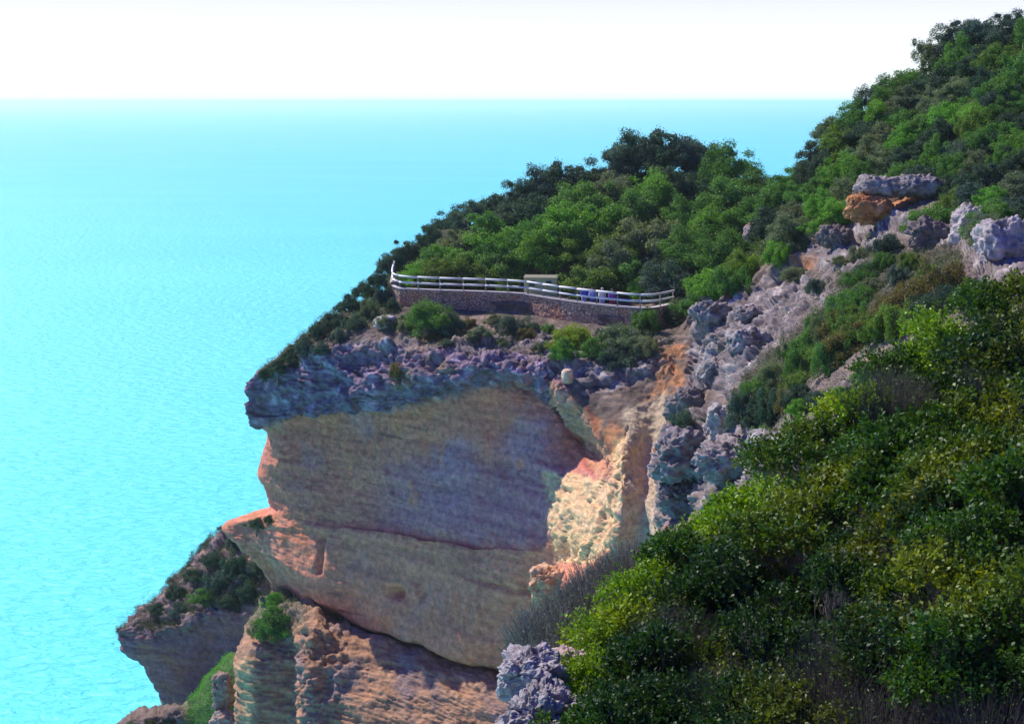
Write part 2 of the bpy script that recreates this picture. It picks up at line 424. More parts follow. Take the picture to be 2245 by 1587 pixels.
# rough parts in photo regions (kinds of rock on this body, and sunlit parts tinted cream)
wx = px + 14 * fbm(G, 2.0, 3, 3.3); wy = py + 14 * fbm(G, 2.0, 3, 8.1)
band = sstep(7.6, 8.3, VP + 0.25 * fbm(G, 3, 3, 1.0)) * (1 - sstep(10.3, 11.0, VP + 0.3 * fbm(G, 3, 3, 2.0))) * (px < 1260)
face = sstep(10.4, 10.9, VP) * (px < 1480)
rocks = sum(sstep(-6, 16, polydist(wx, wy, p)) for p in (
    [(1530,640),(1640,600),(1760,600),(1790,650),(1700,740),(1600,880),(1560,860),(1500,860),(1500,740)],
    [(1430,960),(1540,900),(1600,900),(1740,960),(1740,1080),(1440,1160)],
    [(1190,800),(1400,780),(1450,740),(1440,820),(1330,870),(1240,880)],
    [(2080,480),(2260,460),(2260,640),(2150,620),(2110,560),(2000,560),(2000,500)],
    [(1640,500),(2040,470),(1990,520),(1860,580),(1700,600),(1640,560)],
    [(1180,760),(1300,790),(1280,830),(1190,830)]))
rocks = np.clip(rocks, 0, 1)
orange = sum(sstep(-6, 14, polydist(wx, wy, p)) for p in (
    [(1440,750),(1506,750),(1505,850),(1450,930),(1400,960),(1380,900),(1430,850)],
    [(1850,440),(1940,430),(2010,410),(2050,440),(1960,490),(1890,490)],
    [(1730,550),(1790,550),(1780,590),(1730,580)],
    [(520,1135),(606,1125),(615,1165),(570,1160)],
    [(1100,830),(1165,830),(1160,860),(1100,855)],
    [(1260,880),(1380,940),(1365,1030),(1320,1020)]))
orange = np.clip(orange, 0, 1)
cream = np.clip(sstep(-5, 8, polydist(wx, wy, [(1185,1040),(1240,1030),(1360,1060),(1362,1180),(1290,1240),(1215,1235)])) + sstep(-4, 8, polydist(wx, wy, [(1192,828),(1240,850),(1290,920),(1345,1010),(1352,1062),(1308,1052),(1262,960),(1212,880)])) + sstep(-4, 8, polydist(wx, wy, [(1340,960),(1380,930),(1372,1100),(1340,1090)])), 0, 1)
soilslope = sstep(-10, 10, polydist(wx, wy, [(1720,640),(1900,520),(2110,560),(2200,640),(2000,800),(1800,960),(1700,1000),(1600,900)]))
vegm = (VP < 8) & (px < 1480)
patchy = sstep(-.12, .08, fbm(G, 2.4, 4, 83.0, (.5, 1, 1.5)))
shelf = sstep(6.3, 6.8, VP) * (1 - sstep(8.2, 8.6, VP)) * (px < 1480) * (px > 640)
slope_ = sstep(1480, 1560, px) * (py > 560) * (1 - sstep(-20, 10, polydist(wx, wy, [(1660,880),(1900,600),(2130,570),(2120,640),(1960,740),(1800,850)])))
rocks = rocks + (shelf * .9 + slope_ * .75) * patchy
karst = np.clip(band + rocks, 0, 1)
amp_big = 0.35 * np.ones_like(px)
terrace = sstep(3.4, 3.9, VP) * (1 - sstep(6.0, 6.3, VP)) * (px > 840) * (px < 1500)
d = fbm(G, 7.0, 2, 11.0) * 0.7 * (1 - terrace)
km = karst > .02
d = d + karst * (1 - .5 * sstep(640, 580, px)) * (ridged(G, 4.0, 4, 4.0, (.8, 1, 1.4)) * 0.75 + (blocks(G, 2.3, .8, (.6, .8, 1.5), 3.3, km) + blocks(G, .9, .42, (.6, .8, 1.5), 7.7, km) + blocks(G, .36, .2, (.7, 1, 1.4), 2.1, km)) * (1 - .35 * sstep(1500, 1600, px)) + fbm(G, .8, 4, 9.0, (1, 1, 1.6), .65) * 0.25)
d = d + cream * (blocks(G, 1.9, .4, (1, 1, .8), 1.9, cream > .02) + blocks(G, .5, .12, (1, 1, 1), 6.9, cream > .02) + fbm(G, .8, 5, 6.6, rough=.65) * .22)
fm_ = face * sstep(-.1, .25, fbm(G, 5, 2, 91.0)); d = d + fm_ * blocks(G, 1.5, .11, (.3, .5, 1.6), 13.3, fm_ > .02, .6)
d = d + (1 - karst) * (1 - terrace) * (fbm(G, 1.6, 5, 6.0, rough=.6) * 0.30 + (1 - face) * ridged(G, .9, 4, 7.7) * .14)
zz = G[..., 2] + 0.02 * G[..., 0]
strat = fbm(np.stack([G[..., 0] * 0.12, G[..., 1] * 0.12, zz], -1), 0.9, 4, 21.0, rough=.6)
sc_ = sstep(0.25, 0.5, fbm(G, 9, 2, 31.0))
d = d + face * (strat * 0.08 + np.tanh(4 * strat) * .05 + 0.12 * billow(G, 1.4, 3, 14.0) * sc_)
# joints and notches in the face
d = d - face * 0.30 * np.exp(-((zz - 37.2 - 0.25*fbm(G, 6, 2, 2.2)) / 0.10) ** 2) * sstep(1000, 1080, px)
cav = np.exp(-(((px - 870) / 15) ** 2 + ((py - 1300) / 12) ** 2)); d = d - cav * 1.2
cav2 = np.exp(-(((px - 928) / 8) ** 2 + ((py - 1300) / 16) ** 2)); d = d - cav2 * .4
jt = np.exp(-(((px - 706) / 5) ** 2)) * sstep(1165, 1185, py) * (1 - sstep(1245, 1262, py)); d = d - jt * .7
nrm_out = np.where((nrm[..., 1:2] > 0) & (VP[..., None] > 5), nrm, nrm)
# orientation: make normals point to the camera side / up
flip = np.sign(-(nrm[len(nrm)//2, len(vp)//2, 1]))
nrm = nrm * flip
tip = sstep(1150, 1240, py) * 0
G = G + nrm * d[..., None]
# colours (stone albedo, with some sunlit and shade tones put in)
n1 = fbm(G, 5, 4, 40.0); n2 = fbm(G, 1.2, 4, 44.0); n3 = fbm(G, 0.5, 3, 47.0)
streak = fbm(G, 2.2, 4, 50.0, (1, 1, 0.22))
colr = np.zeros(G.shape) + np.array((0.14, 0.105, 0.085))           # soil
colr = lerp3(colr, (0.27, 0.20, 0.155), sstep(-0.1, 0.4, n2))
fc = np.zeros(G.shape) + np.array((0.40, 0.235, 0.155))
fc = lerp3(fc, (0.44, 0.265, 0.14), 0.75 * sstep(0.08, 0.45, streak))
fc = lerp3(fc, (0.34, 0.27, 0.26), 0.8 * sstep(0.0, 0.35, n1))
fc = lerp3(fc, (0.44, 0.29, 0.19), 0.6 * sstep(0.1, 0.4, -n1))
fc = lerp3(fc, (0.47, 0.34, 0.20), .55 * sstep(12.8, 13.6, VP + .4 * n1))
fc = lerp3(fc, (0.27, 0.24, 0.31), .6 * sstep(11.3, 11.9, VP + .5 * n1) * (1 - sstep(12.6, 13.2, VP + .4 * n2)) * sstep(760, 900, px + 60 * n1))  # middle of the face shifted to blue-grey
fc = lerp3(fc, (0.47, 0.27, 0.14), .7 * sstep(.22, .42, fbm(G, 1.5, 4, 133., (1, 1, .35))))
fc = fc * (1 + 0.30 * strat[..., None])
fc = lerp3(fc, (0.14, 0.10, 0.09), 0.8 * sstep(0.34, 0.5, np.abs(strat) + 0.3*fbm(G, 4, 2, 71.0)) * sstep(0, .3, fbm(G, 8, 2, 61.0)))
upperface = face * sstep(10.6, 11.2, VP) * (1 - sstep(11.3, 12.2, VP))
fc = lerp3(fc, (0.40, 0.24, 0.16), 0.6 * upperface * sstep(0.0, 0.4, fbm(G, 2, 4, 66.0, (.6, .6, 2))))
fc = fc * np.array((1.66, .98, .92))
colr = lerp3(colr, fc, sstep(10.2, 10.8, VP) * sstep(1500, 1440, px))
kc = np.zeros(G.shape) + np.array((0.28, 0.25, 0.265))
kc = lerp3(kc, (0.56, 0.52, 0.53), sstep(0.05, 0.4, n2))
kc = kc * np.array((.86, .82, .76)); kc = kc * (1 - band[..., None] * np.array((.0, .16, -.12))); kc = lerp3(kc, (0.13, 0.10, 0.09), 0.85 * sstep(0.1, 0.4, -n2 + 0.3 * n3))  # band karst pushed blue-purple: its shade colour put into the albedo
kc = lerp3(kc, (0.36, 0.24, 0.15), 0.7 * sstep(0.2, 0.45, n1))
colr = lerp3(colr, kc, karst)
colr = lerp3(colr, (0.46, 0.21, 0.09), orange * 0.95 * sstep(-.35, .1, n2 + .4 * n3))
ochre = np.clip(sstep(-8, 8, polydist(wx, wy, [(1362,890),(1460,860),(1455,1200),(1340,1220),(1362,1160)])), 0, 1)
colr = lerp3(colr, (0.52, 0.43, 0.29), ochre * .85 * (1 - karst))  # shaded side lightened in the colour against its red bounce light
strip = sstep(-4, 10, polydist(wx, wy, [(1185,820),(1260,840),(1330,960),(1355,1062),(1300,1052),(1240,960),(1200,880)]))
colr = lerp3(colr, (0.92, 0.62, 0.30), cream * (0.75 + 0.25 * np.clip(n3 * 2, -1, 1)))  # sunlit patch and lit edges painted lighter in the colour
colr = colr * (1 - .38 * strip[..., None] * np.array((.7, 1.1, .8)))  # strip colour cut down to offset the teal sea bounce
colr = lerp3(colr, (0.19, 0.15, 0.145), soilslope * (1 - karst) * 0.6)
wood = (1 - sstep(3.2, 3.8, VP + .2 * fbm(G, 3, 3, 5.5))) * (px < 1560) + (px >= 1560) * sstep(-8, 12, polydist(wx, wy, [(1540,300),(2400,-80),(2400,500),(2180,490),(2100,450),(2060,380),(1890,370),(1840,440),(1740,500),(1640,600),(1540,640)]))
shade_veg = sstep(-6, 10, polydist(wx, wy, [(1600,860),(1900,560),(2110,550),(2120,620),(1960,740),(1800,830),(1640,920)]))
edge_veg = sstep(-6, 10, polydist(wx, wy, [(840,560),(870,560),(880,700),(760,730),(600,830),(560,800),(700,640)]))
colr = lerp3(colr, (0.055, 0.060, 0.030), np.clip(wood, 0, 1))
colr = lerp3(colr, (0.085, 0.085, 0.055), np.clip(shade_veg + edge_veg, 0, 1) * .9)
colr = np.clip(colr, 0.02, 0.85)
nu, nv = px.shape
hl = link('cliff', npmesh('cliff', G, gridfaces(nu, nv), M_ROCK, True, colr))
tag(hl, kind='structure')
# depth buffer of the land, for standing things on it
ZB = {}
BX, BY, BS = 2500, 1800, 4
zb = np.full((BX // BS, BY // BS), 1e9)
def zadd(G_):
    a, b = proj(G_); i = (a / BS).astype(int).ravel(); j = (b / BS).astype(int).ravel(); y = G_[..., 1].ravel()
    ok = (i >= 0) & (i < zb.shape[0]) & (j >= 0) & (j < zb.shape[1])
    np.minimum.at(zb, (i[ok], j[ok]), y[ok])
zadd(G)
def ground(px_, py_):
    """first land point under photo pixel"""
    i = int(px_ / BS); j = int(py_ / BS); best = 1e9
    for r in range(0, 4):
        s_ = zb[max(0, i - r):i + r + 1, max(0, j - r):j + r + 1]
        if s_.size: best = np.min(s_)
        if best < 1e8: break
    if best > 1e8: best = 110.0
    return Vector(P(px_, py_, best))

# ------------------------------------------------------------------ lower lofts: spur behind, lower cliff in front, green gully
def small_loft(name, C, step, colfn, disp, hid_u=(), hid_v=()):
    G_, u_, v_ = loft(C, step=step, hid_u=hid_u, hid_v=hid_v)
    n_ = gnormals(G_)
    n_ = n_ * np.sign(-(n_[len(u_)//2, len(v_)//2, 1]))
    VP_ = np.broadcast_to(v_[None, :], G_.shape[:2])
    p_, q_ = proj(G_)
    G_ = G_ + n_ * disp(G_, p_, q_, VP_)[..., None]
    c_ = np.clip(colfn(G_, p_, q_, VP_), .02, .85)
    o = link(name, npmesh(name, G_, gridfaces(*p_.shape), M_ROCK, True, c_))
    tag(o, kind='structure'); zadd(G_)
    return G_, p_, q_, VP_
def mk(cols_, backoff=(0, 12, -6)):
    out = []
    for c in cols_:
        pts = [P(*r) for r in c]; q = pts[0]
        out.append([(q[0] + backoff[0], q[1] + backoff[1] + 6, -4), (q[0] + backoff[0], q[1] + backoff[1], q[2] + backoff[2])] + pts + [(pts[-1][0], pts[-1][1] - 4, -4)])
    return out
S = mk([
 [(262,1385,118),(262,1392,117),(266,1425,117),(318,1452,117.5),(350,1520,118),(385,1560,118),(430,1720,117)],
 [(325,1328,120),(325,1385,116),(325,1430,115.5),(350,1470,116),(385,1535,116.5),(410,1575,116.5),(440,1720,115)],
 [(375,1278,122),(400,1370,115),(400,1430,114.5),(410,1480,115),(430,1545,115),(440,1585,115),(470,1720,113)],
 [(430,1225,123),(480,1330,114.5),(480,1400,114),(480,1460,114),(490,1530,114),(500,1580,114),(520,1720,112)],
 [(485,1180,122.5),(560,1318,113),(560,1400,112.5),(560,1460,112.5),(570,1530,112.5),(570,1580,112.5),(580,1720,111)],
 [(560,1165,121),(680,1310,112),(680,1400,111.5),(680,1460,111.5),(690,1530,111.5),(690,1580,111),(700,1720,110)]])
k0 = np.array(S[0]) + np.array((3.5, 9, 0)); S = [k0] + S
def dispS(G_, p, q, v):
    return (ridged(G_, 2.2, 4, 5.0) * 0.35 + blocks(G_, 1.3, .7, (.6, .8, 1.5), 3.) + blocks(G_, .5, .3, (.6, .8, 1.5), 9.)) * (1 - sstep(3.0, 3.8, v)) + np.tanh(5 * fbm(np.stack([G_[..., 0]*.12, G_[..., 1]*.12, G_[..., 2]], -1), .7, 4, 31.0)) * .10 + fbm(np.stack([G_[..., 0]*.15, G_[..., 1]*.15, G_[..., 2]], -1), .8, 4, 3.0) * .16 + fbm(G_, 3, 3, 7.) * .3
def colS(G_, p, q, v):
    a = fbm(G_, 3, 4, 12.0); s_ = fbm(np.stack([G_[..., 0]*.1, G_[..., 1]*.1, G_[..., 2]], -1), .7, 4, 3.0)
    c = np.zeros(G_.shape) + np.array((0.31, 0.17, 0.175)); c = lerp3(c, (0.37, 0.18, 0.13), sstep(0, .4, a)); c = c * (1 + .3 * s_[..., None])
    t = 1 - sstep(3.0, 3.5, v + .5 * fbm(G_, 2, 3, 8.0))
    return lerp3(c, lerp3(np.zeros(G_.shape) + np.array((0.22, 0.16, 0.17)), (.36, .24, .18), sstep(0, .35, fbm(G_, 1.2, 4, 61.))), t)
SPUR = small_loft('cliff_spur', S, 2.4, colS, dispS, hid_u=(0,), hid_v=(0, 1, 8))
D = mk([
 [(600,1300,112),(562,1345,108),(530,1395,105),(515,1440,103.5),(517,1510,102),(514,1600,100.5),(510,1720,99)],
 [(622,1285,110),(592,1320,106),(566,1380,103.6),(550,1440,101.3),(552,1510,100.2),(552,1600,99),(555,1720,98)],
 [(650,1305,108),(640,1330,104),(630,1380,102.4),(640,1440,100.8),(645,1510,100),(640,1600,99),(640,1720,98)],
 [(690,1335,107),(700,1347,102.5),(690,1385,99.6),(665,1440,98.2),(670,1510,97),(670,1600,96),(670,1720,95)],
 [(770,1370,106),(770,1376,101.5),(770,1405,99),(760,1455,97.2),(745,1520,95.8),(735,1600,94.5),(735,1720,93)],
 [(850,1392,104),(850,1399,99.5),(850,1425,97.8),(850,1470,96.2),(850,1530,94.2),(850,1600,92.5),(850,1720,90)],
 [(1000,1438,101),(1000,1443,96.4),(1000,1462,94.6),(1000,1495,93),(1000,1540,91.5),(1000,1600,90),(1000,1720,87)],
 [(1150,1478,98),(1150,1484,93),(1150,1500,91.3),(1150,1525,90),(1150,1565,88.7),(1150,1620,87.5),(1150,1720,85)],
 [(1280,1500,95),(1280,1510,90.5),(1280,1525,89),(1280,1550,88),(1280,1590,87),(1280,1640,86),(1280,1740,84)]], (0, 4, -3))
k0 = np.array(D[0]) + np.array((3.5, 7, 0)); D = [k0] + D
def strD(G_): return fbm(np.stack([G_[..., 0]*.14, G_[..., 1]*.14, G_[..., 2] + .03*G_[..., 0]], -1), .55, 5, 13.0, rough=.62)
def dispD(G_, p, q, v):
    rough = np.clip(sstep(40, -10, np.abs(p - 690) - 60 + (q - 1380) * .2) + sstep(60, 0, np.abs(p - 590)) * sstep(1460, 1400, q), 0, 1)
    rib = sstep(34, 0, np.abs(p - 688 - 12*fbm(G_, 1., 2, 5.)))
    return strD(G_) * .25 + np.tanh(4 * strD(G_)) * .09 + blocks(G_, 1.7, .24, (.4, .6, 1.6), 5.1) * (.3 + rough) + fbm(G_, 3, 3, 17.) * .4 + billow(G_, 1.1, 4, 5.) * (.12 + .40 * rough) + rib * .55
def colD(G_, p, q, v):
    a = fbm(G_, 3, 4, 12.0); s_ = strD(G_); b_ = fbm(G_, .9, 4, 22.)
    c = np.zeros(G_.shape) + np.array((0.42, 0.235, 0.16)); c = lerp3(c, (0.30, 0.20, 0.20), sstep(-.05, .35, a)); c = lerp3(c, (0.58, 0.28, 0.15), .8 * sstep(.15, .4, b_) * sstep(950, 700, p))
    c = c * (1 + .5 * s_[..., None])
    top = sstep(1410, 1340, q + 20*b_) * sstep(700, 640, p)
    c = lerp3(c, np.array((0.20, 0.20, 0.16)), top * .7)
    c = lerp3(c, (0.70, 0.52, 0.28), .8 * sstep(30, 0, np.abs(p - 540)) * sstep(1420, 1470, q))  # pale sunlit strip of the left column put into the colour
    return c * np.array((.98, .99, .88))
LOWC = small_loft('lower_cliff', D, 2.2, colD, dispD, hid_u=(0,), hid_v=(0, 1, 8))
Gl = mk([
 [(235,1600,108),(235,1615,107),(235,1650,106),(235,1720,105)],
 [(262,1583,108.5),(270,1600,107),(275,1640,106),(280,1720,105)],
 [(300,1568,108.5),(310,1585,107),(320,1630,106),(330,1720,105)],
 [(345,1563,108.5),(355,1580,107),(360,1630,106),(370,1720,105)],
 [(385,1556,108.5),(390,1575,107),(395,1630,106),(400,1720,105)],
 [(420,1535,109),(425,1575,107),(430,1630,106),(440,1720,105)],
 [(455,1490,109),(460,1550,106.5),(465,1620,105.5),(480,1720,104)],
 [(495,1450,109),(500,1530,106),(510,1600,105),(520,1720,104)],
 [(560,1430,109),(560,1510,106),(560,1600,105),(560,1720,104)]], (0, 5, -3))
def dispG(G_, p, q, v): return fbm(G_, 2, 4, 7.) * .5 + (blocks(G_, 1.1, .7, (.8, .8, 1.3), 3.) + blocks(G_, .45, .3, (.8, .8, 1.3), 5.)) * sstep(440, 400, p) + billow(G_, .7, 3, 9.) * .15 * sstep(430, 380, p)
def colG(G_, p, q, v):
    c = np.zeros(G_.shape) + np.array((0.19, 0.14, 0.12)); return lerp3(c, (0.06, 0.16, 0.03), sstep(390, 425, p) * .8)
GULL = small_loft('gully_slope', Gl, 3, colG, dispG, hid_v=(0, 1, 5))

# ------------------------------------------------------------------ water
me = bpy.data.meshes.new('sea')
R_ = 90000
me.from_pydata([(-R_, -2000, 0), (R_, -2000, 0), (R_, R_, 0), (-R_, R_, 0)], [], [(0, 1, 2, 3)])
m, nt, b = newmat('sea_water')
g = N(nt, 'ShaderNodeNewGeometry')
mp = N(nt, 'ShaderNodeMapping'); mp.inputs['Rotation'].default_value = (0, 0, math.radians(-12)); mp.inputs['Scale'].default_value = (0.30, 0.62, 1)
nt.links.new(g.outputs['Position'], mp.inputs['Vector'])
w1_ = N(nt, 'ShaderNodeTexNoise', Scale=1.0, Detail=6.0, Roughness=0.62, Distortion=0.3); nt.links.new(mp.outputs[0], w1_.inputs['Vector'])
w2_ = N(nt, 'ShaderNodeTexNoise', Scale=0.22, Detail=3.0, Roughness=0.5); nt.links.new(mp.outputs[0], w2_.inputs['Vector'])
bp = N(nt, 'ShaderNodeBump', Strength=1.0, Distance=0.95); nt.links.new(w1_.outputs['Fac'], bp.inputs['Height'])
nt.links.new(bp.outputs[0], b.inputs['Normal'])
mp2 = N(nt, 'ShaderNodeMapping'); mp2.inputs['Scale'].default_value = (0.004, 0.012, 1); nt.links.new(g.outputs['Position'], mp2.inputs['Vector'])
w3_ = N(nt, 'ShaderNodeTexNoise', Scale=1.0, Detail=4.0); nt.links.new(mp2.outputs[0], w3_.inputs['Vector'])
cc = mixrgb(nt, w3_.outputs['Fac'], (0.065, 0.76, 0.83), (0.12, 0.89, 0.88))
nt.links.new(cc, b.inputs['Base Color'])
b.inputs['Metallic'].default_value = 0.10; b.inputs['Roughness'].default_value = 0.25; b.inputs['IOR'].default_value = 1.33
me.materials.append(m)
tag(link('sea', me), kind='structure')

# ------------------------------------------------------------------ haze over the water
hz = MB(); hz.box((0, 24500, 40.5), (60000, 50000, 83))
mh = bpy.data.materials.new('haze_air'); mh.use_nodes = True; mh.node_tree.nodes.clear()
ho = mh.node_tree.nodes.new('ShaderNodeOutputMaterial'); hv = mh.node_tree.nodes.new('ShaderNodeVolumePrincipled')
hv.inputs['Color'].default_value = (.84, 1, .92, 1); hv.inputs['Density'].default_value = 1.5e-4; hv.inputs['Anisotropy'].default_value = 0.45
mh.node_tree.links.new(hv.outputs[0], ho.inputs['Volume'])
tag(hz.build('haze', mh), kind='stuff')

# ------------------------------------------------------------------ foliage prototypes
def rnd_rot(rs, n, out=None, k=0.0):
    """random orthonormal frames, normals biased towards out"""
    nn = rs.normal(size=(n, 3)); nn /= np.linalg.norm(nn, axis=1)[:, None]
    if out is not None:
        nn = nn * (1 - k) + out * k; nn /= np.linalg.norm(nn, axis=1)[:, None] + 1e-9
    a = rs.normal(size=(n, 3)); a -= (a * nn).sum(1)[:, None] * nn; a /= np.linalg.norm(a, axis=1)[:, None] + 1e-9
    return nn, a, np.cross(nn, a)
def leaves_np(C, a, b, nn, L, W, fold=0.18):
    """diamond leaf, folded along its midrib"""
    L = L[:, None]; W = W[:, None]
    V = np.stack([C - a * L * .5, C + b * W * .5 + nn * W * fold + a*L*.05, C + a * L * .5, C - b * W * .5 + nn * W * fold + a*L*.05], 1)
    n = len(C); i = np.arange(n)[:, None] * 4
    return V.reshape(-1, 3), np.concatenate([i + np.array([0, 1, 2, 3])], 0)
def crown_np(seed, w=2.2, h=1.9, lobes=34, per=420, leaf=0.125, shape='round', drop=0.0):
    rs = np.random.RandomState(seed); per = int(per * 1.25 * .62); lobes = int(lobes * 1.7)
    Cs = []; Os = []
    for k in range(lobes):
        u = rs.uniform(-0.55, 1.0); ph = rs.uniform(0, 2 * math.pi); s_ = math.sqrt(max(0, 1 - u * u))
        rr = rs.uniform(.55, 1.0) if k > lobes * .25 else rs.uniform(.1, .6)
        c = np.array((s_ * math.cos(ph) * w * rr, s_ * math.sin(ph) * w * rr, u * h * rr))
        if shape == 'tall': c[2] *= 1.25
        c = c * (1 + 0.12 * rs.normal())
        r = rs.uniform(.26, .58) * w / 2.2
        d_ = rs.normal(size=(per, 3)); d_ /= np.linalg.norm(d_, axis=1)[:, None]
        rad = r * rs.uniform(.3, 1.0, per) ** .6
        sc3 = np.array((1.15, 1.15, .72)) if shape != 'tall' else np.array((.8, .8, 1.35))
        p = c + d_ * rad[:, None] * sc3
        tip_ = rs.uniform(size=per) < .2
        p[tip_] += d_[tip_] * rs.uniform(.05, .3, tip_.sum())[:, None] * w / 2.2
        Cs.append(p); Os.append(d_)
    C = np.concatenate(Cs); O = np.concatenate(Os); n = len(C)
    O = O + np.array((0, 0, .4)); O /= np.linalg.norm(O, axis=1)[:, None]
    nn, a, b_ = rnd_rot(rs, n, O, 0.5)
    V, Fc = leaves_np(C, a, b_, nn, leaf * rs.uniform(.7, 1.5, n), leaf * rs.uniform(.5, .9, n))
    V[:, 2] += h * 0.62
    return V, Fc
def make_tree_proto(seed, **k):
    h = k.get('h', 1.9)
    V, Fc = crown_np(seed, **k)
    cm = npmesh('crown', V, Fc, M_LEAF, False)
    rs = random.Random(seed); mb = MB()
    top = h * .75
    mb.tube([(0, 0, -1.6), (.08, .05, -.6), (.02, -.04, top * .4), (.1, .02, top)], [.22, .17, .13, .04], 7)
    for i in range(7):
        an = rs.uniform(0, 6.28); r = rs.uniform(.8, 1.5) * k.get('w', 2.2) / 2.2; z0 = rs.uniform(-.3, top * .5)
        mb.tube([(0.03, 0, z0), (math.cos(an) * r * .5, math.sin(an) * r * .5, z0 + .5), (math.cos(an) * r, math.sin(an) * r, z0 + 1.0 + rs.uniform(0, .5))], [.09, .06, .02], 5)
    tm = mb.mesh('trunk', M_BARK, True)
    return cm, tm
TP = [make_tree_proto(1, w=2.2, h=1.8), make_tree_proto(2, w=2.2, h=1.6, lobes=40), make_tree_proto(3, w=2.1, h=2.0, shape='tall', lobes=44, per=330),
      make_tree_proto(4, w=2.3, h=1.7, lobes=30, per=470), make_tree_proto(5, w=2.1, h=1.9, lobes=52, per=280, leaf=.115)]
SP = [make_tree_proto(11, w=1.6, h=.9, lobes=26, per=420, leaf=.09), make_tree_proto(12, w=1.7, h=.8, lobes=30, per=380, leaf=.085), make_tree_proto(13, w=1.5, h=1.0, lobes=24, per=420, leaf=.09, shape='tall')]
TONES = {'bright': (0.115, 0.30, 0.04), 'green': (0.080, 0.21, 0.045), 'olive': (0.11, 0.21, 0.035), 'grey': (0.13, 0.19, 0.12),
         'dark': (0.038, 0.088, 0.065), 'blue': (0.06, 0.115, 0.11), 'lime': (0.19, 0.32, 0.025), 'brown': (0.14, 0.13, 0.05)}
WORD = {'bright': 'bright green', 'green': 'mid green', 'olive': 'olive green', 'grey': 'grey-green', 'dark': 'dark green', 'blue': 'dusky blue-green', 'lime': 'sunlit yellow-green', 'brown': 'brownish green'}
RND = random.Random(5)
def plant(kind, protos, loc, width, height, tone, label, cat, group, rz=None, tilt=None, proto=None, parts=('crown', 'trunk'), sc=None):
    cm, tm = proto if proto else protos[RND.randrange(len(protos))]
    root = bpy.data.objects.new(kind, None); COL.objects.link(root)
    root.empty_display_size = .3
    root.location = loc
    root.rotation_euler = tilt if tilt else (RND.uniform(-.08, .08), RND.uniform(-.08, .08), RND.uniform(0, 6.28) if rz is None else rz)
    root.scale = sc if sc else (width, width, height)
    tag(root, label, cat, group)
    c = link(parts[0], cm, root); t = link(parts[1], tm, root)
    j = RND.uniform(.85, 1.15); q = TONES[tone]
    c.color = (q[0] * j * RND.uniform(.9, 1.1), q[1] * j, q[2] * j * RND.uniform(.9, 1.1), 1)
    return root
ORD = ['first', 'second', 'third', 'fourth', 'fifth', 'sixth', 'seventh', 'eighth', 'ninth', 'tenth', 'eleventh', 'twelfth', 'thirteenth', 'fourteenth', 'fifteenth', 'sixteenth', 'seventeenth', 'eighteenth', 'nineteenth', 'twentieth']

def tree_at(cx, cy, wpx, tone, label, group, protos=TP, hr=0.85, kind='evergreen_tree', cat='tree', **k):
    """crown centred on photo pixel cx,cy, wpx wide, rooted on the land below it"""
    hpx = wpx * hr
    g_ = ground(cx, cy + hpx * .55)
    wm = wpx * g_.y / F
    s_ = wm / 5.0 if protos is TP else wm / 3.8
    hh = s_ * (hr / .85) if protos is TP else s_ * (hr / .6)
    return plant(kind, protos, g_ - Vector((0, 0, .15)), s_, hh, tone, label, cat, group, **k)
# --- wood on the headland, tier by tier
W_SKY = [(868,552,58,'dark'),(900,530,66,'dark'),(945,505,74,'dark'),(990,472,80,'dark'),(1030,450,70,'blue'),(1085,428,86,'dark'),(1135,408,80,'dark'),(1185,385,96,'blue'),(1235,370,100,'dark'),(1292,372,80,'dark'),(1345,335,96,'blue'),(1395,312,110,'dark'),(1450,304,114,'dark'),(1503,304,96,'blue'),(1545,330,80,'blue'),(1592,340,114,'green'),(1655,388,100,'green')]
W_UP = [(955,545,80,'green'),(1010,510,90,'grey'),(1065,480,100,'green'),(1120,462,90,'dark'),(1180,440,110,'dark'),(1270,405,120,'green'),(1345,400,110,'grey'),(1425,400,120,'bright'),(1475,380,100,'dark'),(1530,395,80,'dark'),(1600,410,130,'green'),(1680,420,110,'green')]
W_MID = [(915,582,76,'bright'),(1000,545,100,'bright'),(1080,522,120,'bright'),(1165,500,110,'green'),(1240,462,130,'bright'),(1320,452,120,'bright'),(1400,438,130,'green'),(1500,455,110,'green'),(1570,470,120,'bright'),(1640,460,110,'green'),(1700,470,90,'dark')]
W_LOW = [(965,575,90,'olive'),(1045,560,110,'olive'),(1115,555,110,'green'),(1190,525,120,'bright'),(1255,520,100,'olive'),(1345,500,130,'olive'),(1430,500,130,'grey'),(1510,520,120,'green'),(1590,520,120,'green')]
W_FRONT = [(985,590,60,'grey'),(1290,585,120,'olive'),(1370,580,100,'green'),(1455,592,110,'blue'),(1405,612,60,'bright'),(1560,590,100,'bright'),(1350,545,120,'grey'),(1620,560,80,'olive')]
for nm, lst, ph in (('skyline', W_SKY, 'on the seaward skyline of the headland wood'), ('upper', W_UP, 'just below the skyline of the headland wood'), ('mid', W_MID, 'in the middle tier of the headland wood'), ('low', W_LOW, 'low in the headland wood'), ('front', W_FRONT, 'at the wood foot behind the railing')):
    for i, (x, y, w, t) in enumerate(lst):
        tree_at(x, y, w * 1.3, t, '%s tree %s, %s from left' % (WORD[t], ph, ORD[i]), 'trees of the wood on the headland', tilt=None, proto=TP[(0, 1, 3, 4)[i % 4]], hr=.95 if nm == 'skyline' else .85)
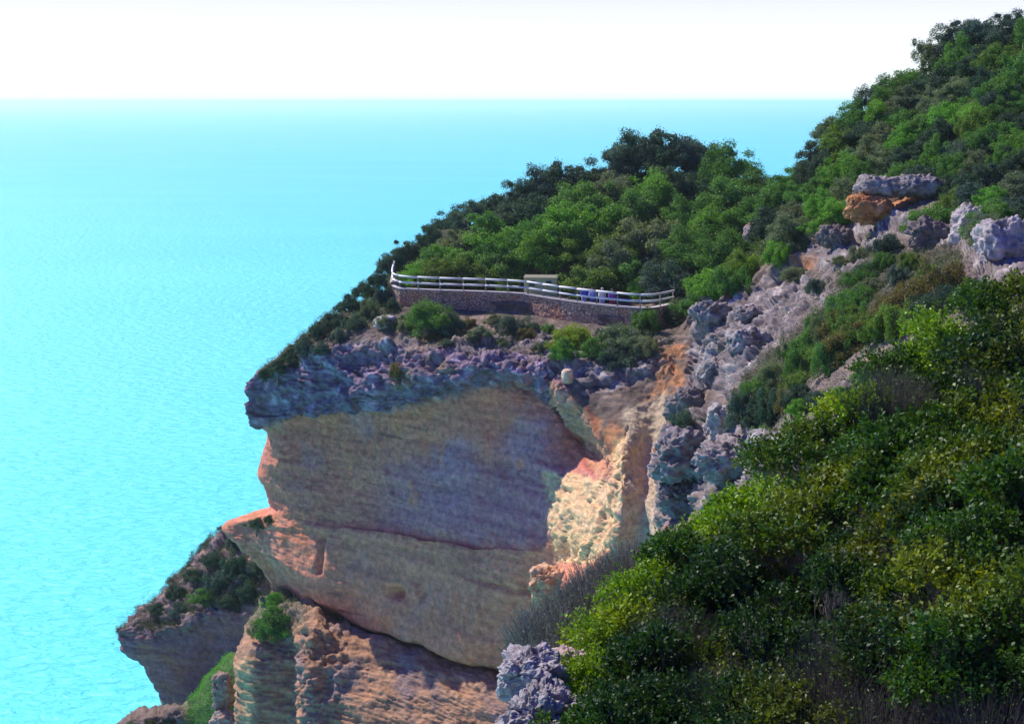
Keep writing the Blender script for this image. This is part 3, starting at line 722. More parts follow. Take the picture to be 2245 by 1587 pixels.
# --- trees over the hill on the right
HOUT = [(1690,395),(1740,370),(1790,320),(1820,265),(1870,235),(1905,205),(1950,180),(2000,150),(2040,105),(2085,60),(2140,45),(2200,40),(2260,50)]
hill_tones = ['green', 'dark', 'grey', 'green', 'olive', 'blue', 'green', 'grey', 'bright', 'dark']
for i, (x, y) in enumerate(HOUT):
    t = ['dark', 'green', 'blue', 'grey', 'green', 'blue', 'green', 'green', 'grey', 'blue', 'blue', 'blue', 'green'][i]
    tree_at(x + 6, y + 2, 108, t, '%s tree on the hilltop skyline against the pale sky, %s up from the saddle' % (WORD[t], ORD[i]), 'trees covering the hill on the right')
hp = [(1740,400),(1830,300),(1900,245),(2040,160),(2090,110),(2260,90),(2260,510),(2180,500),(2060,450),(2060,400),(1900,380),(1850,440),(1720,500)]
pts = []
tries = 0
RH = random.Random(12)
while tries < 9000 and len(pts) < 150:
    tries += 1
    x = RH.uniform(1700, 2270); y = RH.uniform(90, 520)
    if polydist(np.array(x), np.array(y), hp) < 4: continue
    if min([math.hypot(x - a, (y - b_) * 1.25) for a, b_ in pts] + [999]) < 41: continue
    pts.append((x, y))
pts.sort(key=lambda q: q[1])
tier = 0; k = 0
while k < len(pts):
    row = sorted(pts[k:k + 9]); k += 9
    for i, (x, y) in enumerate(row):
        t = RH.choice(hill_tones)
        tree_at(x, y, RH.uniform(84, 124), t, '%s tree on the wooded hillside, %s band from its top, %s from the left' % (WORD[t], ORD[tier], ORD[i]), 'trees covering the hill on the right')
    tier += 1
# --- undergrowth between the trunks: countless leaves close to the soil
def undergrowth(name, mask, n, leaf, hmax, tone, label, seed, G=G, GW=None, cat='undergrowth'):
    if GW is None: GW = np.linalg.norm(np.cross(np.gradient(G, axis=0), np.gradient(G, axis=1)), axis=-1)
    rs = np.random.RandomState(seed)
    w_ = np.clip(mask, 0, 1).ravel() * (GW.ravel()); w_ = w_ / w_.sum()
    idx = rs.choice(w_.size, n, p=w_)
    Q = G.reshape(-1, 3)[idx] + rs.normal(size=(n, 3)) * np.array((.12, .3, .1))
    hh = (0.45 + fbm(Q, 1.3, 3, 77.)) * hmax
    Q[:, 2] += np.clip(hh, 0, 9) * rs.uniform(0, 1, n) ** .7
    nn, a_, b_ = rnd_rot(rs, n, np.array((0, 0, 1.0)) + np.zeros((n, 3)), .4)
    V, Fc = leaves_np(Q, a_, b_, nn, leaf * rs.uniform(.7, 1.5, n), leaf * rs.uniform(.5, .9, n))
    o = link(name, npmesh(name, V, Fc, M_LEAF, False)); o.color = (*tone, 1)
    tag(o, label, cat, kind='stuff')
ar = np.linalg.norm(np.cross(np.gradient(G, axis=0), np.gradient(G, axis=1)), axis=-1)
GW = ar * (VP > 2) * (VP < 18) * (px > 500) * (px < 2330) * (py > -50) * (py < 1100)
undergrowth('undergrowth', wood * (1 - terrace), 150000, .11, 1.1, (.07, .15, .04), 'dense green undergrowth filling the wood on the hill', 3, GW=GW)
undergrowth('heath_cover', np.clip(shade_veg * .7 + edge_veg * 1.5 + .22 * soilslope + .8 * sstep(0, .25, fbm(G, 2., 3, 55.)) * (VP > 6.2) * (VP < 8.2) * (px < 1480), 0, 1), 80000, .075, .5, (.06, .085, .045), 'low grey-green heath between the shrubs on the slopes', 4, GW=GW)
g_, p_, q_, v_ = SPUR
undergrowth('heath_cover', (1 - sstep(2.9, 3.2, v_ + .5 * fbm(g_, 1.5, 3, 8.0))) * (v_ > 1.6) * (.08 + sstep(0, .3, fbm(g_, 1.6, 3, 3.3))), 60000, .085, .75, (.05, .07, .045), 'dark heath covering the top of the low spur', 5, G=g_)
g_, p_, q_, v_ = LOWC
undergrowth('heath_cover', sstep(1410, 1350, q_ + 25 * fbm(g_, 1.2, 3, 4.)) * sstep(690, 650, p_) * (v_ > 1.5), 14000, .07, .5, (.09, .13, .07), 'grey-green heath on the shoulders of the lit buttress', 6, G=g_)
g_, p_, q_, v_ = GULL
undergrowth('grass', sstep(405, 425, p_) * (v_ > 1.6) * sstep(520, 495, p_), 26000, .09, .35, (.09, .33, .03), 'strip of vivid green grass running down the gully', 7, G=g_, cat='grass')
# --- shrubs
SHR = [  # cx, cy, w, hr, tone, label
 (945,665,110,.75,'green','rounded green bush with trailing stems against the stone wall'),
 (985,690,80,.8,'blue','dark blue-green bush beside the bright bush below the wall'),
 (905,680,60,.7,'grey','grey-green bush at the left end of the stone wall'),
 (1255,715,105,.65,'lime','bright yellow-green bush below the middle of the wall'),
 (1235,745,70,.8,'bright','bright green bush hanging under the yellow-green one below the wall'),
 (1300,745,80,.7,'green','green bush right of the yellow-green bush below the wall'),
 (1120,700,90,.5,'blue','low dusky bush on the bare ledge below the wall'),
 (1055,715,60,.5,'grey','small grey bush on the ledge left of the dusky bush'),
 (1370,715,120,.5,'grey','long grey-green bush under the right end of the wall'),
 (1420,690,90,.6,'green','green bush where the railing ends'),
 (1480,660,110,.6,'grey','grey-green bush just right of the railing end'),
 (1520,645,90,.6,'green','green bush between the railing end and the rocky slope'),
 (1350,765,100,.6,'blue','dark bush above the orange gully'),
 (1410,745,90,.5,'grey','grey bush at the top of the orange gully'),
 (1590,600,110,.6,'green','green bush at the foot of the wood above the pale rocks'),
 (1640,575,90,.6,'lime','yellow-green bush beside the small pale rock in the wood edge'),
 (1700,540,90,.6,'bright','bright bush on the slope above the grey boulders'),
 (1740,500,90,.6,'green','green bush below the dark trees of the saddle'),
 (1800,480,90,.5,'bright','bright green bush left of the orange scar'),
 (2040,455,120,.7,'green','green bush right of the pale cap rock'),
 (2110,440,90,.7,'green','green bush above the white rocks at the right'),
 (1660,500,60,.6,'dark','dark bush at the edge of the wood'),
 (1945,520,90,.5,'blue','dusky bush at the head of the long shrub band'),
 (870,740+60,50,.7,'brown','small brown bush growing on the grey rock band'),
 (1745,585,80,.5,'grey','grey bush left of the long shrub band'),
 (1790,615,70,.5,'blue','dusky low bush above the pale boulders on the slope'),
 (1690,940,60,.7,'grey','grey bush among the grey rock pile'),
 (1500,900,90,.9,'blue','dark bush on the rock right of the orange gully'),
 (1670,935,50,.6,'bright','small bright bush on top of the rock pile'),
 (2160,650,80,.8,'grey','grey bush beneath the white rocks at the right'),
 (605,1335,100,.9,'green','green bush capping the small lit buttress'),
 (640,1310,80,.8,'grey','grey-green bush behind the buttress top'),
 (570,1370,60,.6,'grey','grey bush on the left shoulder of the buttress'),
 (600,1300,60,.8,'bright','bright green bush at the very top of the buttress'),
]
for x, y, w, hr, t, lb in SHR:
    tree_at(x, y, w * 1.15, t, lb, None, SP, hr, 'shrub', 'shrub', parts=('foliage', 'stem'))
def shrub_group(lst, ph, grp, jit=.15):
    for i, (x, y, w, hr, t) in enumerate(lst):
        tree_at(x, y, w, t, '%s shrub %s, %s from left' % (WORD[t], ph, ORD[i]), grp, SP, hr, 'shrub', 'shrub', parts=('foliage', 'stem'))
shrub_group([(890,705,50,.6,'grey'),(1030,700,60,.45,'brown'),(1040,735,46,.5,'blue'),(1085,690,60,.5,'grey'),(1100,738,50,.5,'grey'),(1150,722,60,.5,'brown'),(1165,705,50,.5,'blue'),(1185,752,54,.5,'grey'),(1205,712,50,.5,'green'),(1320,722,60,.5,'blue'),(950,728,50,.5,'brown'),(980,742,44,.5,'blue')],
            'on the bare shelf below the wall', 'small scrub on the shelf below the wall')
shrub_group([(1880,545,80,.5,'grey'),(1905,575,90,.5,'blue'),(1870,595,90,.5,'grey'),(1935,560,90,.5,'green'),(1915,610,90,.5,'grey'),(1965,590,80,.6,'blue'),(1990,560,80,.6,'olive'),(1840,560,60,.5,'grey')],
            'at the head of the shrub bands on the slope', 'shrubs at the head of the bands')
# seaward edge of the headland
shrub_group([(585,805,50,.8,'dark'),(610,790,55,.8,'dark'),(640,765,65,.8,'dark'),(670,740,65,.8,'blue'),(700,715,60,.7,'dark'),(705,750,60,.7,'blue'),(735,685,70,.8,'dark'),(745,725,60,.7,'blue'),(765,650,75,.8,'dark'),(780,690,70,.8,'blue'),(800,620,75,.8,'dark'),(805,665,70,.8,'grey'),(830,595,70,.8,'dark'),(835,640,60,.9,'blue'),(845,690,60,.7,'grey'),(850,570,60,.8,'blue'),(862,655,46,.9,'dark')],
            'on the seaward edge of the headland', 'shrubs along the seaward edge of the headland')
# spur
shrub_group([(300,1358,59,.5,'blue'),(345,1322,67,.5,'dark'),(385,1285,75,.5,'dark'),(400,1320,75,.5,'blue'),(430,1245,75,.6,'dark'),(445,1290,86,.5,'green'),(470,1210,81,.6,'dark'),(480,1260,94,.5,'blue'),(500,1300,86,.5,'dark'),(515,1175,67,.6,'blue'),(520,1225,102,.6,'dark'),(550,1270,94,.7,'dark'),(560,1230,81,.7,'blue'),(565,1135,67,.5,'dark'),(590,1128,45,.5,'dark')],
            'on top of the low spur beyond the cliff', 'shrubs on the low spur beyond the cliff')
shrub_group([(290,1580,44,.6,'green'),(330,1575,44,.5,'brown'),(375,1570,50,.5,'dark')], 'on the little knoll at the bottom', 'shrubs on the little knoll')
# shrub bands on the right slope, running down to the left
def bandpts(a, b, n, w0, w1, tones, seed):
    r = random.Random(seed); out = []
    for i in range(n):
        t = i / (n - 1); x = a[0] + (b[0] - a[0]) * t; y = a[1] + (b[1] - a[1]) * t
        out.append((x + r.uniform(-16, 16), y + r.uniform(-16, 16), (w0 + (w1 - w0) * t) * r.uniform(.95, 1.35), .72, r.choice(tones)))
    return sorted(out)
shrub_group(bandpts((1640,860),(1890,600),15,95,90,['grey','green','blue','green'],1), 'in the narrow upper band on the slope', 'shrubs of the narrow upper band on the rocky slope')
shrub_group(bandpts((1740,800),(2060,590),17,95,120,['olive','olive','green','brown'],2), 'in the broad olive band on the slope', 'shrubs of the broad olive band on the rocky slope')
shrub_group(bandpts((1640,890),(1800,850),6,90,80,['brown','dark','blue'],3), 'at the lower end of the shrub bands', 'shrubs at the lower end of the bands')
shrub_group(bandpts((1850,700),(2080,640),9,100,110,['brown','olive','dark'],4), 'along the shaded side of the olive band', 'shrubs under the olive band')
shrub_group(bandpts((1740,900),(1960,790),9,60,60,['grey','blue','bright','grey'],6), 'on the bare soil below the shrub bands', 'small shrubs on the bare soil')

# ------------------------------------------------------------------ loose rocks and outcrops
def rock(kind, px_, py_, w, h, dep, seed, label, colr=(0.30, .285, .28), colr2=(.16, .125, .11), Y=None, rough=.3, mat=None, nu=110, nv=80, squash=1.0, group=None, pits=1.0, an=(1,1,1)):
    g_ = Vector(P(px_, py_, Y)) if Y else ground(px_, py_)
    sc_ = g_.y / F
    rx, rz_ = w * sc_ / 2, h * sc_ / 2
    th = np.linspace(0, 2 * math.pi, nu, endpoint=False)[:, None]; ph_ = np.linspace(0.02, math.pi - .02, nv)[None, :]
    U = np.stack([np.sin(ph_) * np.cos(th), np.sin(ph_) * np.sin(th), np.cos(ph_) + 0 * th], -1)
    U = np.sign(U) * np.abs(U) ** .8
    V = U * np.array((rx, dep, rz_))
    s_ = min(rx, rz_)
    W_ = V + seed * 13.7
    dd = (fbm(W_, s_ * 1.5, 4, seed) * 1.3 + pits * (ridged(W_, s_ * .9, 5, seed + 3, an, .5) * .35 + blocks(W_, s_ * .85, .65, an, seed * 1.0) + blocks(W_, s_ * .33, .3, an, seed + 4.) + fbm(W_, s_ * .3, 4, seed + 2., rough=.65) * .35)) * rough * s_
    V = V + U * dd[..., None]
    a = fbm(W_, s_ * .8, 4, seed + 9); b_ = billow(W_, s_ * .4, 3, seed + 3)
    c = np.zeros(V.shape) + np.array(colr); c = lerp3(c, np.array(colr2), .8 * sstep(.05, .45, a)); c = c * (1 + .2 * b_[..., None]) * np.array((1.0, .91, .88))
    o = link(kind, npmesh(kind, V, gridfaces(nu, nv, True), mat or M_ROCK, True, np.clip(c, .03, .85)), loc=g_)
    tag(o, label, 'rock', group)
    return o
rock('rock_outcrop', 1935, 412, 110, 46, 1.3, 1, 'pale grey cap rock jutting out above the orange scar on the hill', (.33, .32, .33), Y=88, rough=.5)
rock('rock_outcrop', 2012, 408, 110, 42, 1.3, 41, 'flat-topped grey cap rock right of the first one above the orange scar', (.30, .29, .30), Y=87.5, rough=.5)
rock('rock_outcrop', 1905, 458, 110, 62, .8, 2, 'orange and cream crumbling rock in the scar on the hill', (.50, .23, .09), (.66, .46, .30), Y=87, rough=.45)
rock('boulder', 1655, 518, 46, 60, .8, 3, 'small pale rock standing at the edge of the dark wood', (.4, .35, .34), (.4, .24, .16), rough=.35)
rock('boulder', 1640, 752, 95, 62, 1.0, 4, 'rounded pale boulder on the rocky slope beside the narrow shrub band', (.40, .39, .39), rough=.45)
rock('boulder', 1570, 815, 70, 50, .9, 5, 'pale boulder at the right edge of the orange gully', (.34, .33, .33), rough=.5)
rock('boulder', 1585, 940, 80, 110, 1.0, 6, 'tall white boulder leaning in the grey rock pile', (.48, .47, .45), rough=.45)
rock('boulder', 1520, 890, 110, 90, 1.1, 7, 'large dark grey boulder at the top of the rock pile', (.22, .2, .2), rough=.5)
rock('rock_pile', 1500, 1010, 150, 110, 1.5, 8, 'rugged grey rocks stacked right of the cream rock face', (.27, .25, .26), rough=.6, an=(1, 1, 1.6))
rock('rock_pile', 1610, 1010, 170, 90, 1.6, 9, 'rugged pale rocks stacked above the foreground bushes', (.33, .31, .32), rough=.6, an=(1, 1, 1.6))
rock('boulder', 1690, 970, 110, 50, 1.1, 10, 'flat white slab of rock on the right of the rock pile', (.46, .46, .47), rough=.4)
rock('rock_pile', 1495, 1090, 110, 70, 1.1, 11, 'dark grey layered rock at the foot of the rock pile', (.22, .2, .21), rough=.6, an=(1, 1, 2))
rock('rock_outcrop', 2045, 520, 110, 80, 1.2, 12, 'dark purple-grey rock outcrop above the olive shrub band', (.2, .17, .18), rough=.55)
rock('rock_outcrop', 2130, 500, 90, 110, 1.2, 13, 'tall white rock outcrop above the olive shrub band', (.46, .45, .45), (.28, .25, .25), rough=.45)
rock('rock_outcrop', 2210, 545, 130, 120, 1.3, 14, 'white weathered rock face at the right edge of the photo', (.42, .42, .44), (.24, .22, .23), rough=.5)
rock('boulder', 1245, 825, 26, 34, .4, 15, 'small bright cream block standing on the cliff brow', (.75, .6, .42), (.6, .4, .3), rough=.2, nu=50, nv=40)
rock('boulder', 845, 708, 50, 34, .7, 16, 'small white rock on the slope left of the stone wall', (.7, .7, .7), (.5, .48, .46), rough=.4, nu=60, nv=50)
rock('rock_outcrop', 1205, 1285, 90, 90, .9, 17, 'pink and cream rock lump at the foot of the cream rock face', (.66, .42, .25), (.5, .42, .36), Y=86.5, rough=.4)
rock('boulder', 488, 1520, 52, 90, .9, 18, 'brown upright stone beside the green gully', (.36, .28, .22), (.3, .26, .22), Y=103.5, rough=.4, pits=.9)
rock('boulder', 490, 1585, 70, 60, 1.0, 19, 'rounded grey-brown stone at the bottom beside the green gully', (.42, .36, .32), (.5, .3, .2), Y=102.5, rough=.35, pits=.9)
rock('boulder', 1640, 690, 60, 40, .8, 20, 'grey stone above the rounded pale boulder', (.3, .28, .29), rough=.5)
rock('boulder', 1830, 520, 70, 50, .8, 21, 'dark stone under the orange scar', (.2, .18, .18), rough=.5)
rock('boulder', 1560, 690, 80, 60, 1., 22, 'pale weathered rock at the head of the orange gully', (.3, .29, .3), rough=.55)

# ------------------------------------------------------------------ terrace: wall, railing, hut, people
def resample(pts_, n):
    A = np.array(pts_); A = crom(A, [8] * (len(A) - 1)); s = np.concatenate([[0], np.cumsum(np.linalg.norm(np.diff(A[:, :2], axis=0), axis=1))])
    t = np.linspace(0, s[-1], n); return np.stack([np.interp(t, s, A[:, k]) for k in range(3)], 1), s[-1]
FP, flen = resample(fence, 600)
tan = np.gradient(FP[:, :2], axis=0); tan /= np.linalg.norm(tan, axis=1)[:, None]
outn = np.stack([tan[:, 1], -tan[:, 0]], 1)      # towards the sea / camera
s_arr = np.linspace(0, flen, 600)
# wall
hN = 46
Vw = []
prof = [(-.22, 0)] + [(.22, -t) for t in np.linspace(0, 1.95, hN)] + [(-.22, -1.95)]
m_wall, nt, b = newmat('rubble_masonry')
g = N(nt, 'ShaderNodeNewGeometry'); vo = N(nt, 'ShaderNodeTexVoronoi', Scale=4.2); vo.feature = 'DISTANCE_TO_EDGE'
vc = N(nt, 'ShaderNodeTexVoronoi', Scale=4.2)
for v_ in (vo, vc): nt.links.new(g.outputs['Position'], v_.inputs['Vector'])
nz = N(nt, 'ShaderNodeTexNoise', Scale=.45, Detail=3.0); nt.links.new(g.outputs['Position'], nz.inputs['Vector'])
hsv = N(nt, 'ShaderNodeSeparateColor'); nt.links.new(vc.outputs['Color'], hsv.inputs[0])
c1 = mixrgb(nt, hsv.outputs[0], (0.44, 0.28, 0.19), (0.74, 0.50, 0.35))
rr_ = N(nt, 'ShaderNodeMapRange'); rr_.inputs['From Min'].default_value = .5; rr_.inputs['From Max'].default_value = .62; nt.links.new(nz.outputs['Fac'], rr_.inputs['Value'])
c2 = mixrgb(nt, rr_.outputs[0], c1, (0.66, 0.32, 0.18))
mrt = N(nt, 'ShaderNodeMapRange'); mrt.inputs['From Min'].default_value = .0; mrt.inputs['From Max'].default_value = .09; nt.links.new(vo.outputs[0], mrt.inputs['Value'])
c3 = mixrgb(nt, mrt.outputs[0], (0.13, 0.10, 0.09), c2)
nt.links.new(c3, b.inputs['Base Color']); b.inputs['Roughness'].default_value = .9
bp = N(nt, 'ShaderNodeBump', Strength=1.0, Distance=.08); nt.links.new(mrt.outputs[0], bp.inputs['Height']); nt.links.new(bp.outputs[0], b.inputs['Normal'])
i0 = 0
WV = np.zeros((600, len(prof), 3))
for j, (o_, z_) in enumerate(prof):
    WV[:, j, 0] = FP[:, 0] + outn[:, 0] * o_; WV[:, j, 1] = FP[:, 1] + outn[:, 1] * o_; WV[:, j, 2] = ZW - .08 + z_
b_ = fbm(WV, .3, 2, 3.) * .05; WV[:, 1:-1, :2] += (outn[:, None, :] * b_[:, 1:-1, None])
wall = bpy.data.objects.new('stone_wall', None); COL.objects.link(wall); wall.location = (0, 0, 0)
tag(wall, 'curved rubble stone wall holding up the viewpoint terrace', 'wall')
link('masonry', npmesh('masonry', WV, gridfaces(600, len(prof)), m_wall, True), wall)
cb = []
for (o_, z_) in ((-.26, -.08), (-.26, 0), (.27, 0), (.27, -.08), (-.26, -.08)):
    cb.append(np.stack([FP[:, 0] + outn[:, 0] * o_, FP[:, 1] + outn[:, 1] * o_, np.full(600, ZW + z_)], 1))
link('coping', npmesh('coping', np.stack(cb, 1), gridfaces(600, 5), plain('coping_stone', (.48, .44, .42), .9, .2, 3), False), wall)
# railing
rl = bpy.data.objects.new('railing', None); COL.objects.link(rl)
tag(rl, 'pale two-rail wooden railing curving along the top of the stone wall', 'railing')
M_POST = plain('weathered_post', (.30, .27, .25), .8, .15, 8)
npost = int(flen / 1.75)
ps = [int(round(i * 599 / npost)) for i in range(npost + 1)]
RR = random.Random(3)
for i, k in enumerate(ps):
    mb = MB(); x, y = FP[k, 0], FP[k, 1]
    mb.tube([(x, y, ZW - .3), (x, y, ZRAIL + .03)], [.05, .045], 8)
    mb.build('post', M_POST, rl, True)
for i in range(len(ps) - 1):
    for zr in (0.0, -.47):
        a = FP[ps[i]]; c = FP[ps[i + 1]]; mid = FP[(ps[i] + ps[i + 1]) // 2]
        mb = MB(); o_ = .075
        def off(k): return np.array((outn[k][0] * o_, outn[k][1] * o_, 0))
        s = RR.uniform(-.02, .02)
        mb.tube([a + off(ps[i]) + (0, 0, zr + s), mid + off((ps[i] + ps[i+1]) // 2) + (0, 0, zr), c + off(ps[i + 1]) + (0, 0, zr + RR.uniform(-.02, .02))], .078, 8)
        mb.build('rail', M_WOOD, rl, True)
# hut
hx, hy, _ = P(1187, 610, 107.3)
hut = bpy.data.objects.new('hut', None); COL.objects.link(hut); hut.location = (hx, hy + 1.0, ZFL + .02)
hut.rotation_euler = (0, 0, math.radians(-4))
tag(hut, 'small pale green flat-roofed hut with two dark green shutters behind the railing', 'hut')
M_HUT = plain('hut_paint', (0.62, 0.62, 0.28), .8, .1, 3); M_SH = plain('shutter_paint', (0.02, 0.10, 0.07), .6, .2, 9); M_RF = plain('roof_felt', (.22, .22, .15), .9, .2, 5)
HZ = 1.70
mb = MB(); mb.box((0, 0, HZ / 2), (2.55, 1.9, HZ)); mb.build('wall', M_HUT, hut)
mb = MB(); mb.box((0, 0, HZ + .025), (2.64, 2.0, .05)); mb.build('roof', M_RF, hut)
for x in (-.66, .62):
    mb = MB(); mb.box((x, -.975, 1.30), (.42, .05, .42)); w_ = mb.build('window', M_SH, hut)
    mb = MB()
    for k in range(7): mb.box((x, -1.006, 1.14 + .054 * k), (.38, .02, .03))
    mb.build('shutter', plain('shutter_slats', (0.03, .13, .09), .6), w_)
    mb = MB(); mb.box((x, -.985, 1.07), (.5, .09, .04)); mb.build('sill', M_HUT, w_)
# people
M_SKIN = plain('skin', (.55, .33, .24), .6, .06)
def person(px_, dy, h, top, bottom, hair, label, face_=math.pi, armb=.2, lean=0):
    f = fence_at(px_); s = h / 1.75
    J = {}; E = []; R_s = {}
    def j(n, x, y, z, r, par=None):
        J[n] = len(J); VV.append((x * s, y * s, z * s)); RRs.append(r * s)
        if par is not None: E.append((J[par], J[n]))
    VV = []; RRs = []
    j('pelvis', 0, 0, .95, .13); j('waist', 0, -.01, 1.08, .115, 'pelvis'); j('chest', 0, -.02, 1.30, .14, 'waist'); j('neckb', 0, -.02, 1.46, .075, 'chest'); j('neck', 0, -.03, 1.53, .055, 'neckb')
    j('skull', 0, -.045, 1.62, .088, 'neck'); j('crown', 0, -.03, 1.70, .078, 'skull')
    for sd, n in ((-1, 'l'), (1, 'r')):
        j(n + 'sh', sd * .17, -.01, 1.42, .058, 'chest'); j(n + 'el', sd * .24, -.10 - armb * .2, 1.16, .042, n + 'sh'); j(n + 'wr', sd * .18, -.32 - armb * .2, 1.08, .028, n + 'el')
        j(n + 'pm', sd * .165, -.40 - armb * .2, 1.06, .03, n + 'wr')
        for q in range(4):
            j('%sf%d' % (n, q), sd * (.135 + .02 * q), -.46 - armb * .2 - (.01, .02, .015, 0)[q], 1.05, .009, n + 'pm')
            j('%sg%d' % (n, q), sd * (.135 + .021 * q), -.49 - armb * .2 - (.01, .02, .015, 0)[q], 1.02, .008, '%sf%d' % (n, q))
        j(n + 'th', sd * .12, -.41 - armb * .2, 1.045, .010, n + 'pm')
        j(n + 'hip', sd * .10, 0, .88, .09, 'pelvis'); j(n + 'kn', sd * .11, -.02, .50, .058, n + 'hip'); j(n + 'an', sd * .11, .01, .09, .04, n + 'kn'); j(n + 'to', sd * .12, -.15, .035, .035, n + 'an')
    me_ = bpy.data.meshes.new('person'); me_.from_pydata(VV, E, []); me_.materials.append(M_SKIN)
    o = link('person', me_, loc=(f[0], f[1] + dy, ZFL + .03)); o.rotation_euler = (lean, 0, face_ - math.pi)
    sm = o.modifiers.new('skin', 'SKIN')
    for k, r in enumerate(RRs): me_.skin_vertices[0].data[k].radius = (r, r)
    me_.skin_vertices[0].data[0].use_root = True
    ss = o.modifiers.new('sub', 'SUBSURF'); ss.levels = 2; ss.render_levels = 2
    tag(o, label, 'person', 'people behind the railing')
    def shell(name, chains, mat):
        mb = MB()
        for pts__, rad in chains: mb.tube([tuple(v * s for v in p) for p in pts__], [r * s for r in rad], 12)
        mb.build(name, mat, o, True)
    arm = [([(sd * .13, -.01, 1.45), (sd * .19, -.01, 1.41), (sd * .245, -.10 - armb * .2, 1.16), (sd * .19, -.29 - armb * .2, 1.09)], [.06, .075, .058, .045]) for sd in (-1, 1)]
    shell('jacket', [([(0, 0, .86), (0, 0, .98), (0, -.01, 1.1), (0, -.02, 1.3), (0, -.02, 1.42), (0, -.025, 1.5)], [.17, .175, .155, .18, .15, .075])] + arm, top)
    shell('trousers', [([(sd * .09, 0, .94), (sd * .10, 0, .86), (sd * .11, -.02, .5), (sd * .11, .01, .12)], [.11, .115, .08, .06]) for sd in (-1, 1)], bottom)
    V_, F_ = [], []
    mbh = MB(); mbh.tube([tuple(v * s for v in p) for p in ((0, .03, 1.60), (0, .0, 1.68), (0, -.02, 1.73), (0, -.02, 1.755))], [q * s for q in (.095, .108, .09, .03)], 12); mbh.build('hair', hair, o, True)
    # face: nose, eyes, mouth, ears
    mbf = MB(); mbf.tube([(0, -.125 * s, 1.66 * s), (0, -.155 * s, 1.62 * s), (0, -.13 * s, 1.605 * s)], [.01 * s, .016 * s, .01 * s], 6)
    for sd in (-1, 1): mbf.tube([(sd * .09 * s, -.03 * s, 1.60 * s), (sd * .1 * s, -.03 * s, 1.66 * s)], .014 * s, 6)
    mbf.build('nose_and_ears', M_SKIN, o, True)
    mbe = MB()
    for sd in (-1, 1): mbe.box((sd * .032 * s, -.128 * s, 1.645 * s), (.022 * s, .01 * s, .01 * s))
    mbe.box((0, -.125 * s, 1.575 * s), (.04 * s, .01 * s, .008 * s)); mbe.build('eyes_and_mouth', plain('dark_features', (.1, .05, .05), .5), o)
    return o
C_BLUE = plain('blue_cloth', (.07, .07, .5), .8, .2); C_LBL = plain('light_blue_cloth', (.3, .35, .75), .8, .2); C_WHITE = plain('white_cloth', (.7, .72, .7), .8, .1)
C_PUR = plain('purple_cloth', (.22, .05, .4), .8, .2); C_RED = plain('maroon_cloth', (.28, .02, .12), .8, .2); H_DK = plain('dark_hair', (.05, .04, .04), .6); H_W = plain('white_hair', (.7, .68, .66), .7)
person(1282, .75, 1.62, C_BLUE, C_LBL, H_DK, 'person in a deep blue top leaning on the railing, left of the group', armb=0)
person(1300, .95, 1.58, C_LBL, C_BLUE, H_DK, 'person in a light blue top behind the railing, between the deep blue and white figures', armb=.2)
person(1322, .8, 1.68, C_WHITE, C_LBL, H_W, 'person with white hair and a white top behind the railing', armb=.1)
person(1344, .9, 1.66, C_PUR, C_RED, H_DK, 'person in a purple top and maroon trousers, right of the group', armb=0)

# ------------------------------------------------------------------ foreground hillside
def edge_s(x, y):
    """distance beyond the rim of the near slope (positive = over the edge)"""
    pl = [(-3.5, -8), (-2.2, 2), (-0.55, 8.5), (-0.10, 11), (0.65, 13.5), (2.2, 16.2), (6.0, 19.5), (12, 24), (20, 30)]
    d_ = np.full(np.shape(x), 1e9); sg = np.zeros(np.shape(x))
    for (a, b_) in zip(pl[:-1], pl[1:]):
        ex, ey = b_[0] - a[0], b_[1] - a[1]; t = np.clip(((x - a[0]) * ex + (y - a[1]) * ey) / (ex * ex + ey * ey), 0, 1)
        qx, qy = x - a[0] - t * ex, y - a[1] - t * ey; dd = np.hypot(qx, qy); cr = ex * qy - ey * qx
        sg = np.where(dd < d_, np.sign(cr), sg); d_ = np.minimum(d_, dd)
    return d_ * sg
def fgz(x, y):
    z = -4.95 + 0.50 * np.minimum(x, 8) - 0.0845 * y + 3.1 * np.exp(-(x * x + y * y) / 5.0)
    s = edge_s(x, y)
    return CAMZ + z - np.where(s > 0, 0.6 * s + 2.6 * np.maximum(s - .35, 0), 0)
gx = np.linspace(-8, 16, 300)[:, None]; gy = np.linspace(-6, 30, 420)[None, :]
X = gx + 0 * gy; Yg = gy + 0 * gx
Z = np.maximum(fgz(X, Yg), 0)
GF = np.stack([X, Yg, Z], -1); GF[..., 2] += .12 * fbm(GF, 1.0, 4, 2.)
a = fbm(GF, .8, 4, 5.)
cf = np.zeros(GF.shape) + np.array((.15, .12, .10)); cf = lerp3(cf, (.3, .25, .2), sstep(.0, .4, a))
tag(link('hillside', npmesh('hillside', GF, gridfaces(*X.shape), M_ROCKN, True, cf)), kind='structure')

